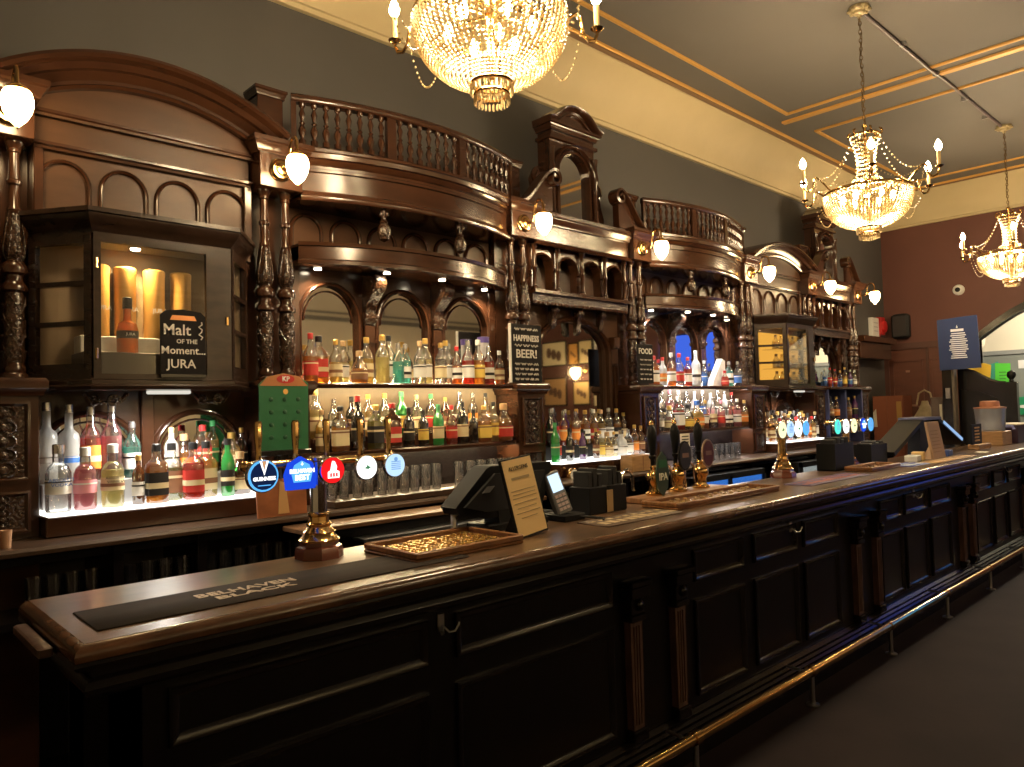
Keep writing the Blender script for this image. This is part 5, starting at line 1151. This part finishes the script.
for k, x in enumerate((3.07, 3.42, 3.645)):
    t = thing('swan_neck', ('first', 'second', 'third')[k]+' chrome swan-neck spout arching beside the hand pumps', 'spout', (x, 2.42, ZK), 'swan-neck spouts')
    a = [(x-.045, 2.40, ZK+.03 if k else ZK), (x-.045, 2.40, ZK+.14)]+[(x-.045*math.cos(q*PI/8), 2.40, ZK+.14+.045*math.sin(q*PI/8)) for q in range(1, 8)]+[(x+.045, 2.40, ZK+.14), (x+.05, 2.40, ZK+.07)]
    MB().tube(a, .008, 8).build('spout', CHROME, t)
    MB().lathe([(.018, 0), (.018, .006), (.01, .012)], (x-.045, 2.40, ZK+.03 if k else ZK), 10).build('flange', CHROME, t)
# second till
t = thing('pos_till', 'pair of black tilted till screens back to back beyond the beer fonts', 'till', (7.4, 2.4, ZK))
for nm, a, b, c in (('monitor', (6.48, ZK+.05), (7.22, ZK+.31), 2.29), ('monitor', (8.36, ZK+.05), (7.60, ZK+.31), 2.29)):
    dx, dz = b[0]-a[0], b[1]-a[1]; l = math.hypot(dx, dz); sg = 1 if dx > 0 else -1; n_ = (-dz/l*.035*sg, dx/l*.035*sg)
    MB().poly([a, b, (b[0]+n_[0], b[1]+n_[1]), (a[0]+n_[0], a[1]+n_[1])], c, c+.20).build(nm, BLACK, t, smooth=0)
MB().poly([(8.26, ZK+.095), (7.72, ZK+.285), (7.73, ZK+.31), (8.28, ZK+.12)], 2.284, 2.289).build('lit_screen_edge', glow('till edge', (.35, .55, .9), .6), t, smooth=0)
MB().poly([(7.20, ZK), (7.68, ZK), (7.56, ZK+.30), (7.26, ZK+.30)], 2.34, 2.44).build('stand', BLACKM, t, smooth=0)
MB().box(7.18, 7.64, 2.28, 2.50, ZK+.325, ZK+.35).build('top_edge', mat('till blue grey', (.12, .13, .25), .4), t, smooth=0)
t = thing('menu_board', 'tall narrow pale menu card leaning before the second till', 'menu', (7.0, 2.14, ZK))
MB().poly([(6.90, ZK+.001), (7.22, ZK+.001), (7.05, ZK+.32), (6.76, ZK+.32)], 2.13, 2.15).build('card', mat('card tan', (.55, .40, .27), .6), t, smooth=0)
for k in range(7): MB().box(6.90-.012*k, 7.10-.014*k, 2.126, 2.13, ZK+.06+k*.03, ZK+.065+k*.03).build('print_line', mat('faint brown', (.4, .28, .18), .7), t, smooth=0)
MB().poly([(2.15, ZK), (2.24, ZK), (2.16, ZK+.15)], 6.95, 7.0, 'yz').build('easel_leg', mat('card tan', (0, 0, 0)), t, smooth=0)
# drinks dispenser and small card
t = thing('drinks_dispenser', 'clear drinks dispenser with orange lid on a wooden stand', 'dispenser', (9.35, 2.3, ZK))
MB().bbox(9.17, 9.55, 2.16, 2.46, ZK, ZK+.15).build('wooden_stand', PINE, t)
MB().lathe([(.125, .15), (.135, .16), (.15, .38), (.152, .40), (.14, .40)], (9.36, 2.31, ZK), 20, caps=True).build('jar', glass('jar glass', (.85, .87, .9), .5, .45, .4), t)
MB().lathe([(.155, .395), (.155, .41), (.09, .415), (.095, .43), (.09, .475), (.06, .48)], (9.36, 2.31, ZK), 20).build('lid', mat('lid orange', (.50, .24, .15), .5), t)
MB().tube([(9.34, 2.16, ZK+.20), (9.33, 2.10, ZK+.20), (9.33, 2.09, ZK+.17)], .018, 8).build('tap', mat('tap blue', (.2, .22, .5), .4), t)
t = thing('table_card', 'small black card with gold print on a wooden foot by the dispenser', 'card', (8.6, 2.25, ZK))
MB().bbox(8.40, 8.82, 2.18, 2.28, ZK, ZK+.05).build('foot', PINE, t)
MB().box(8.36, 8.68, 2.225, 2.245, ZK+.05, ZK+.25).build('card', BLACK, t, smooth=0)
for k in range(5): MB().box(8.44, 8.60-.02*(k % 2), 2.221, 2.225, ZK+.08+k*.032, ZK+.095+k*.032).build('gold_line', GOLD, t, smooth=0)
# small clutter
for nm, lab, x, y, wx, wy, h, m, cat in (('receipt_pad', 'white receipt pad behind the tan cork mat', 6.64, 2.21, .08, .05, .05, WHITE, 'pad'), ('coaster_stack', 'small stack of tan coasters beside the receipt pad', 6.80, 2.22, .045, .045, .07, CREAMP, 'coasters'), ('cloth', 'folded blue cloth tucked under the second till', 7.42, 2.20, .11, .05, .05, mat('cloth blue', (.05, .09, .30), .8), 'cloth'), ('paper_slip', 'loose white slips of paper beyond the second till', 8.0, 2.06, .10, .05, .004, PAPER, 'paper')):
    o = MB().bbox(-wx, wx, -wy, wy, 0, h, min(.004, h/3)).build(nm, m); o.location = (x, y, ZK); o.rotation_euler[2] = .15; tag(o, lab, cat)

# ------------------------------------------------------------------ boards and cards on the back bar
t = thing('chalkboard', 'black chalkboard lettered about happiness and beer on the column pair', 'sign', (3.66, 3.71, 1.8))
x0, x1, z0, z1, y = 3.495, 3.80, 1.802, 2.21, 3.70
MB().bbox(x0, x1, y, y+.012, z0, z1, .003).build('board', CHALKB, t)
MB().box(x0-.006, x0+.004, y-.004, y+.014, z0, z1).build('pale_edge', CHALK, t, smooth=0)
cx = (x0+x1)/2
text('lettering', 'HAPPINESS', .060, (cx, y-.001, 2.11), CHALK, t, sx=.86, bold=.0016); text('lettering', 'BEER!', .082, (cx, y-.001, 2.0), CHALK, t, sx=1.05, bold=.0016)
for z, n_ in ((2.175, 4), (2.06, 3), (1.93, 4), (1.895, 5), (1.86, 4), (1.825, 5)):
    for k in range(n_):
        w_ = .24/n_; a = cx-.12+k*w_; MB().tube([(a+.006+(w_-.014)*u, y-.002, z+.008*math.sin(u*14+k)) for u in [q/9 for q in range(10)]], .0032, 4).build('chalk_stroke', CHALK, t)
t = thing('chalkboard', 'narrow black chalkboard headed food on the further column pair', 'sign', (5.02, 3.71, 1.8))
x0, x1, z1 = 4.93, 5.14, 2.13; cx = (x0+x1)/2
MB().bbox(x0, x1, y, y+.012, z0, z1, .003).build('board', CHALKB, t)
text('lettering', 'FOOD', .066, (cx, y-.001, 2.07), CHALK, t, bold=.001)
for z, n_ in ((2.0, 3), (1.96, 2), (1.92, 4), (1.88, 3), (1.84, 4)):
    for k in range(n_):
        w_ = .17/n_; a = cx-.085+k*w_; MB().tube([(a+.006+(w_-.014)*u, y-.002, z+.006*math.sin(u*14+k)) for u in [q/9 for q in range(10)]], .002, 4).build('chalk_stroke', CHALK, t)
t = thing('snack_card', 'green snack display card with orange top standing on the ledge', 'card', (1.78, 3.60, 1.42))
x0, x1 = 1.645, 1.91; y = 3.60
MB().poly([(x0, 1.435), (x1, 1.435), (x1+.004, 1.78), (x1-.05, 1.815), (x0+.13, 1.83), (x0+.04, 1.81), (x0-.004, 1.77)], y, y+.008).build('green_sheet', GREENC, t, smooth=0)
MB().poly([(x0, 1.765), (x1, 1.765), (x1-.05, 1.815), (x0+.13, 1.83), (x0+.04, 1.81)], y-.003, y).build('orange_header', mat('header orange', (.45, .18, .06), .5), t, smooth=0)
MB().lathe([(.05, 0), (.05, .002)], (cx*0+1.785, y-.003, 1.80), 16, RXm @ Matrix.Diagonal((1, .45, 1))).build('logo_oval', REDP, t)
text('lettering', 'KP', .036, (1.785, y-.007, 1.80), WHITE, t, bold=.001)
for i in range(3):
    for j in range(4): MB().lathe([(.012, 0), (.012, .004), (.007, .006)], (x0+.06+i*.075, y, 1.50+j*.065), 8, RXm).build('peg', mat('green peg', (.006, .07, .028), .4), t)
disc(MB(), (1.785, y, 1.735), .014, .003).build('gold_spot', GOLD, t)
MB().bbox(x0-.01, x1+.01, y-.02, y+.03, 1.405, 1.435).build('rest', EBON, t)
MB().box(1.76, 1.80, y, y+.025, 1.118, 1.405).build('rest_post', EBON, t, smooth=0)
t = thing('picture_board', 'orange-brown snack board leaning on the back counter below green card', 'board', (1.65, 3.44, 1.12))
MB().poly([(1.56, 1.1185), (1.815, 1.1185), (1.81, 1.30), (1.55, 1.30)], 3.445, 3.46).build('board', mat('board orange', (.42, .14, .05), .5, var=.4, vscale=9), t, smooth=0)
MB().poly([(1.66, 1.13), (1.72, 1.13), (1.70, 1.28), (1.67, 1.29)], 3.443, 3.445).build('pale_figure', mat('figure tan', (.6, .35, .14), .6), t, smooth=0)
o = MB().bbox(-.13, .13, -.06, .06, 0, .125).build('wooden_box', PINE); o.location = (4.62, 3.51, 1.1185); tag(o, 'plain wooden box on the back counter before the pale bottles', 'box')
MB().box(-.004, .004, -.061, -.059, .01, .115).build('joint', OAK, o, smooth=0, local=True)
o = MB().lathe([(.045, 0), (.05, .012), (.05, .028), (.03, .04)], n=16).build('ball_clock', BRASS); o.location = (3.93, 3.58, 1.14); o.rotation_euler[0] = PI/2
tag(o, 'small round brass gauge at the edge of the arched mirror shelf', 'gauge'); MB().lathe([(.04, .0405), (.04, .042)], n=16).build('white_face', WHITE, o, local=True)
t = thing('cup_stack', 'stack of small wooden cups at the end of the back counter', 'cups', (.48, 3.52, 1.118))
for k in range(4): MB().lathe([(.018, 0), (.022, .07), (.019, .07), (.016, .006)], (.42+.045*k, 3.50, 1.118), 10).build('cup', mat('cup tan', (.45, .26, .16), .6), t)
t = thing('ice_bucket', 'framed white notice with a lens-like logo on the gin shelf front', 'notice', (5.47, 3.72, 1.41))
MB().box(5.44, 5.58, 3.66, 3.665, 1.24, 1.37).build('card', PAPER, t, smooth=0)
for k in range(4): MB().box(5.46, 5.56, 3.657, 3.66, 1.265+k*.025, 1.275+k*.025).build('print_line', INK, t, smooth=0)
bpy.data.objects.remove(t.children[0]) if False else None
t.name = 'price_notice'; t['label'] = 'white printed price notice hanging below the gin shelf'

# ------------------------------------------------------------------ far end of the room
o = thing('alarm_panel', 'white alarm box with red bell on the wall past the back bar', 'alarm', (11.28, Y1, 2.5))
MB().bbox(11.08, 11.32, Y1-.06, Y1, 2.52, 2.82).build('white_box', WHITE, o)
for z in (2.62, 2.68, 2.74): MB().box(11.13, 11.27, Y1-.063, Y1-.06, z, z+.012).build('vent', STEEL, o, smooth=0)
MB().bbox(11.34, 11.5, Y1-.08, Y1, 2.58, 2.84).build('red_bell', REDP, o)
MB().lathe([(.09, 0), (.085, .03), (.03, .05)], (11.43, Y1-.08, 2.70), 16, RXm).build('bell_dome', REDP, o)
MB().tube([(11.42, Y1-.03, 2.58), (11.40, Y1-.03, 2.5), (11.36, Y1-.03, 2.42), (11.37, Y1-.03, 2.3)], .012, 6).build('red_cable', REDP, o)
o = thing('wall_shelf', 'dark bracket shelf fixed to the wall past the back bar', 'shelf', (10.9, 4.1, 2.4))
MB().bbox(10.2, 11.35, 3.92, Y1, 2.42, 2.50).build('board', WOOD, o); MB().bbox(10.2, 11.3, 3.98, Y1, 2.20, 2.42).build('box', WOOD, o)
o = thing('wall_speaker', 'black wall speaker on the oxblood wall above the brown door', 'speaker', (X1, 3.94, 2.5))
MB().bbox(X1-.16, X1-.02, 3.82, 4.06, 2.52, 2.88, .03).build('cabinet', BLACKM, o); MB().box(X1-.163, X1-.158, 3.85, 4.03, 2.56, 2.84).build('grille', mat('grille', (.03, .025, .025), .8, bump=.4, bscale=200), o, smooth=0)
MB().box(X1-.03, X1, 3.90, 3.98, 2.62, 2.78).build('mount', BLACK, o, smooth=0)
o = thing('dome_camera', 'white dome security camera on the oxblood wall', 'camera', (X1, 3.19, 3.14)); RY = Matrix.Rotation(-PI/2, 3, 'Y')
MB().lathe([(.075, 0), (.075, .02), (.065, .045), (.04, .06)], (X1, 3.19, 3.14), 18, RY).build('housing', WHITE, o); MB().lathe([(.035, .055), (.03, .075), (.015, .085)], (X1, 3.19, 3.14), 14, RY).build('lens_dome', BLACK, o)
o = MB().box(X1-.008, X1, 3.60, 3.86, 3.25, 3.9).build('wall_outline', WALLR, smooth=0); bpy.data.objects.remove(o)
# brown cupboard, coat, dividers behind the bar end
o = thing('brown_cupboard', 'plain brown cupboard with a yellow notice beside the door', 'cupboard', (10.95, 3.9, 0))
MB().bbox(10.9, 11.25, 3.72, 4.12, 0, 1.68).build('body', CARTON, o); MB().box(10.885, 10.9, 3.735, 3.92, .05, 1.66).build('door', CARTON, o, smooth=0); MB().box(10.885, 10.9, 3.925, 4.105, .05, 1.66).build('door', CARTON, o, smooth=0)
MB().box(10.88, 10.885, 3.735, 3.80, 1.22, 1.60).build('yellow_notice', mat('notice ochre', (.45, .25, .07), .6), o, smooth=0)
MB().box(10.87, 10.885, 3.90, 3.91, .9, 1.05).build('handle', STEEL, o, smooth=0)
MB().poly([(4.06, 1.25), (4.10, 1.25), (4.11, 1.45), (4.07, 1.5)], 10.87, 10.882, 'yz').build('white_slip', PAPER, o, smooth=0)
o = thing('tote_bag', 'cream cloth bag hung behind the bar by the post', 'bag', (10.7, 3.38, 1.2)); 
mb = MB()
prof = []
for i in range(9):
    u = i/8; prof.append((.11+.03*math.sin(u*5)-.05*u*u, u*.42))
mb.lathe(prof, (10.7, 3.38, 1.18), 12, Matrix.Diagonal((.7, 1.2, 1))); mb.build('bag_body', mat('bag cream', (.45, .36, .22), .8, var=.3, vscale=14, bump=.4, bscale=14), o)
MB().tube([(10.7, 3.28, 1.55), (10.7, 3.31, 1.70), (10.7, 3.38, 1.74), (10.7, 3.45, 1.70), (10.7, 3.48, 1.55)], .012, 6).build('bag_handle', MATS['bag cream'], o)
MB().bbox(10.55, 10.85, 3.22, 3.54, 0, 1.18).build('bag_stand', EBON, o)
o = thing('grey_cabinet', 'grey-brown side cabinet behind the post at the bar end', 'cabinet', (10.5, 3.1, 0)); MB().bbox(10.35, 10.6, 3.05, 3.2, 0, 1.64).build('body', mat('cab grey', (.10, .07, .06), .5), o); MB().box(10.345, 10.35, 3.065, 3.185, .1, 1.6).build('door', mat('cab grey', (0, 0, 0)), o, smooth=0)
MB().box(10.34, 10.345, 3.07, 3.10, 1.25, 1.55).build('white_slip', PAPER, o, smooth=0)
o = thing('timber_post', 'dark timber post carrying the blue notice at the bar end', 'post', (10.4, 2.98, 0)); MB().bbox(10.28, 10.38, 2.91, 3.04, 0, 2.58).build('shaft', EBON, o); MB().bbox(10.27, 10.39, 2.90, 2.93, 0, 2.0).build('edge_bead', mat('post edge', (.10, .08, .06), .5), o); MB().box(10.26, 10.28, 2.95, 3.0, 1.62, 1.75).build('switch_plate', STEEL, o, smooth=0)
o = thing('blue_notice', 'large blue printed notice hanging on the post at the bar end', 'notice', (10.22, 2.83, 2.0))
MB().poly([(3.04, 1.97), (2.59, 1.98), (2.61, 2.62), (2.80, 2.615), (3.05, 2.60)], 10.225, 10.235, 'yz').build('sheet', BLUEP, o, smooth=0)
PL = mat('poster print', (.62, .66, .78), .6)
MB().box(10.222, 10.225, 2.76, 2.90, 2.44, 2.47).build('heading_bar', PL, o, smooth=0); MB().poly([(2.82, 2.485), (2.84, 2.485), (2.83, 2.52)], 10.222, 10.225, 'yz').build('crest', PL, o, smooth=0)
for k in range(13):
    w_ = (.075, .085, .07, .09, .10, .08, .10, .095, .105, .08, .07, .085, .09)[k]; MB().box(10.222, 10.225, 2.82-w_, 2.82+w_, 2.41-k*.025, 2.422-k*.025).build('print_line', PL, o, smooth=0)
MB().box(10.235, 10.28, 2.93, 3.02, 2.3, 2.5).build('fixing', EBON, o, smooth=0)
o = thing('settle_screen', 'dark curved-top wooden screen with a ball finial beyond the bar end', 'screen', (10.6, 2.6, 0))
top = [(2.93, 1.97), (2.85, 1.965), (2.75, 1.93), (2.66, 1.87), (2.58, 1.82), (2.50, 1.79), (2.42, 1.78)]
MB().poly([(2.93, 0)]+top+[(2.42, 0)], 10.52, 10.58, 'yz').build('panel', EBON, o, smooth=0)
MB().tube([(10.55, a, b+.01) for a, b in top], .022, 8).build('top_rail', EBON, o)
MB().bbox(10.50, 10.60, 2.30, 2.42, 0, 1.80).build('post', EBON, o); MB().lathe([(.02, 1.80), (.03, 1.81), (.02, 1.83), (.045, 1.86), (.05, 1.885), (.04, 1.92), (.01, 1.94)], (10.55, 2.36, 0), 14).build('ball_finial', BLACK, o)
MB().poly([(2.9, .3), (2.9, 1.72), (2.7, 1.70), (2.5, 1.6), (2.5, .3)], 10.51, 10.52, 'yz').build('inset_panel', EBON2, o, smooth=0)
o = thing('yellow_flyer', 'yellow paper flyer sticking up behind the curved screen', 'flyer', (10.62, 2.75, 1.85)); MB().poly([(2.93, 1.90), (2.60, 1.78), (2.58, 2.02), (2.66, 2.05), (2.93, 1.98)], 10.605, 10.611, 'yz').build('sheet', YELL, o, smooth=0)
o = thing('leaflet_rack', 'green and teal leaflet holder behind the curved screen', 'leaflets', (10.7, 2.5, 1.7)); MB().poly([(2.56, 1.70), (2.40, 1.70), (2.39, 2.03), (2.55, 2.04)], 10.66, 10.67, 'yz').build('green_leaflet', mat('leaflet green', (.10, .75, .08), .5), o, smooth=0)
MB().poly([(2.62, 1.70), (2.52, 1.70), (2.52, 2.06), (2.61, 2.03)], 10.68, 10.69, 'yz').build('teal_leaflet', mat('leaflet teal', (.03, .30, .32), .5), o, smooth=0)
for k in range(4): MB().box(10.656, 10.66, 2.44, 2.51, 1.80+k*.04, 1.81+k*.04).build('print_line', mat('leaflet print', (.05, .3, .05), .6), o, smooth=0)
MB().box(10.67, 10.72, 2.36, 2.64, 0, 1.70).build('stand', EBON, o, smooth=0)
o = thing('service_box', 'low dark cabinet with pale top beside the drinks dispenser', 'cabinet', (10.2, 2.2, ZK)); MB().bbox(9.72, 10.3, 2.14, 2.44, ZK, ZK+.20).build('body', mat('box aubergine', (.05, .025, .06), .5), o); MB().bbox(9.70, 10.32, 2.12, 2.46, ZK+.20, ZK+.215).build('top', PAPER, o)
# room beyond: exit sign, switch
o = thing('exit_sign', 'small green running-man style exit sign on the far room wall', 'sign', (X1+3.09, 3.1, 1.4)); MB().box(X1+3.07, X1+3.1, 2.95, 3.25, 1.32, 1.62).build('panel', mat('exit green', (.01, .25, .10), .5), o, smooth=0); MB().poly([(3.0, 1.40), (3.2, 1.44), (3.2, 1.48), (3.0, 1.50)], X1+3.06, X1+3.07, 'yz').build('white_arrow', WHITE, o, smooth=0)
o = thing('far_switch', 'white switch plate on the far room wall', 'switch', (X1+3.1, 3.1, 2.1)); MB().box(X1+3.085, X1+3.1, 3.06, 3.2, 2.10, 2.24).build('plate', WHITE, o, smooth=0); MB().box(X1+3.08, X1+3.086, 3.1, 3.16, 2.14, 2.2).build('rocker', WHITE, o, smooth=0)
o = thing('cream_column', 'cream fluted column in the far room behind the blue notice', 'column', (X1+1.5, 3.35, 0)); MB().lathe([(.16, 0), (.16, .1), (.11, .14), (.10, 2.4), (.14, 2.45), (.15, 2.6), (.11, 2.62), (.11, 3.4)], (X1+1.5, 3.42, 0), 16).build('shaft', mat('column cream', (.62, .55, .42), .6), o); MB().bbox(X1+1.33, X1+1.67, 3.25, 3.59, 2.62, 2.68).build('abacus', MATS['column cream'], o)
o = thing('far_ceiling_lamp', 'plain ceiling lamp lighting the far room', 'lamp', (X1+1.6, 2.0, 3.4)); MB().lathe([(.18, 0), (.18, -.03), (.12, -.06), (.02, -.07)], (X1+1.6, 2.0, 3.4), 18).build('diffuser', glow('far lamp', (1, .9, .72), 8), o); light('far_light', 'POINT', (0, 0, -.2), 170, (1, .88, .68), o, .1)

# ------------------------------------------------------------------ near side of the room: mirrored pictures, lamp and screen, plus added light sources
for k, (y, z, w_, h, c) in enumerate(((-3.06, 2.82, .66, .48, (.85, .75, .5)), (-2.5, 2.78, .22, .42, (.75, .38, .1)), (-2.16, 2.8, .32, .45, (.85, .68, .38)), (-1.78, 2.82, .26, .46, (.75, .74, .7)), (-3.05, 2.0, .6, .55, (.5, .3, .14)), (-2.3, 1.95, .4, .45, (.65, .45, .2)), (-1.75, 2.0, .4, .65, (.65, .55, .38)), (-1.75, 1.3, .5, .5, (.5, .4, .25)))):
    o = thing('framed_picture', ('wide cream cycling print, upper row of pictures seen in the arched mirror', 'narrow orange print beside the wide cream one, seen in the mirror', 'tall tan print in the upper row seen in the mirror', 'pale grey print ending the upper row seen in the mirror', 'wide dark brown print below the cream one, seen in mirror', 'small tan print in the lower row seen in the mirror', 'tall pale brown print ending the lower row in the mirror', 'square brown print hung lowest of the mirrored pictures')[k], 'picture', (X1, y, z), 'framed pictures seen in the mirror')
    MB().box(X1-.03, X1, y-w_/2-.03, y+w_/2+.03, z-h/2-.03, z+h/2+.03).build('frame', EBON, o, smooth=0); MB().box(X1-.034, X1-.03, y-w_/2, y+w_/2, z-h/2, z+h/2).build('print', mat('print %d' % k, c, .5), o, smooth=0)
    for q in range(3): MB().sphere((X1-.036, y+(q-1)*w_*.22, z-.04*q+.03), w_*.12, 8, 5, sx=.05, sz=1.5).build('figure', mat('print ink', (.12, .06, .04), .6), o)
for k, (x, y, rz) in enumerate(((X1-.02, -2.2, PI/2), (8.3, Y0+.02, PI), (4.0, Y0+.02, PI), (0.2, Y0+.02, PI))):  # only the first is seen mirrored; the front-wall three are added fill light
    t = copy_tree(protoL); t.location = (x, y, 2.42 if k == 0 else 2.6); t.rotation_euler[2] = -PI/2 if k == 0 else PI; t.scale = (1.5, 1.5, 1.5)
    tag(t, 'out-of-view bracket lamp with white globe on the near wall, %s along it' % ORD[k], 'lamp', 'globe bracket lamps on the near walls')
t = thing('wall_screen', 'wall television showing a blue picture, reflected in the counter edge', 'television', (X1, .45, 2.6))
MB().bbox(X1-.06, X1-.01, -.25, 1.05, 2.2, 2.95, .01).build('casing', BLACK, t); MB().box(X1-.065, X1-.06, -.22, 1.02, 2.23, 2.92).build('screen', glow('blue screen', (.05, .13, .75), 1.0), t, smooth=0); MB().box(X1-.02, X1, .2, .6, 2.4, 2.7).build('bracket', BLACK, t, smooth=0)
struct(MB().box(X0, X1, Y0, Y0+.03, 0, 1.05).build('trim_12', WOOD, smooth=0))
struct(MB().box(X0, X1, Y0, Y0+.04, 3.42, 3.50).box(X0, X1, Y0, Y0+.03, 3.56, 3.60).build('trim_13', mat('rail grey', (.16, .15, .13), .5), smooth=0))
struct(MB().sweepxz([(6.4+1.9*math.cos(PI-PI*k/20), 3.6+.75*math.sin(PI*k/20)) for k in range(21)], [(0, Y0), (0, Y0+.05), (.07, Y0+.06), (.09, Y0)]).build('trim_14', MATS['rail grey']))
t = thing('rail_glint_machine', 'out-of-view machine with cyan screen, added for the blue glint on the foot rail', 'machine', (X1-.35, -.5, 0))  # unseen glowing machine added to put a blue reflection on the brass rail
MB().bbox(X1-.55, X1-.02, -.85, -.15, 0, .85, .01).build('cabinet', BLACK, t); MB().poly([(X1-.55, .85), (X1-.02, .85), (X1-.02, 2.0), (X1-.30, 2.0), (X1-.42, 1.9)], -.85, -.15).build('hood', BLACK, t, smooth=0)
MB().poly([(X1-.555, .92), (X1-.54, .92), (X1-.42, 1.82), (X1-.435, 1.82)], -.80, -.20).build('screen', glow('cyan screen', (.03, .32, 1.0), 2), t, smooth=0)
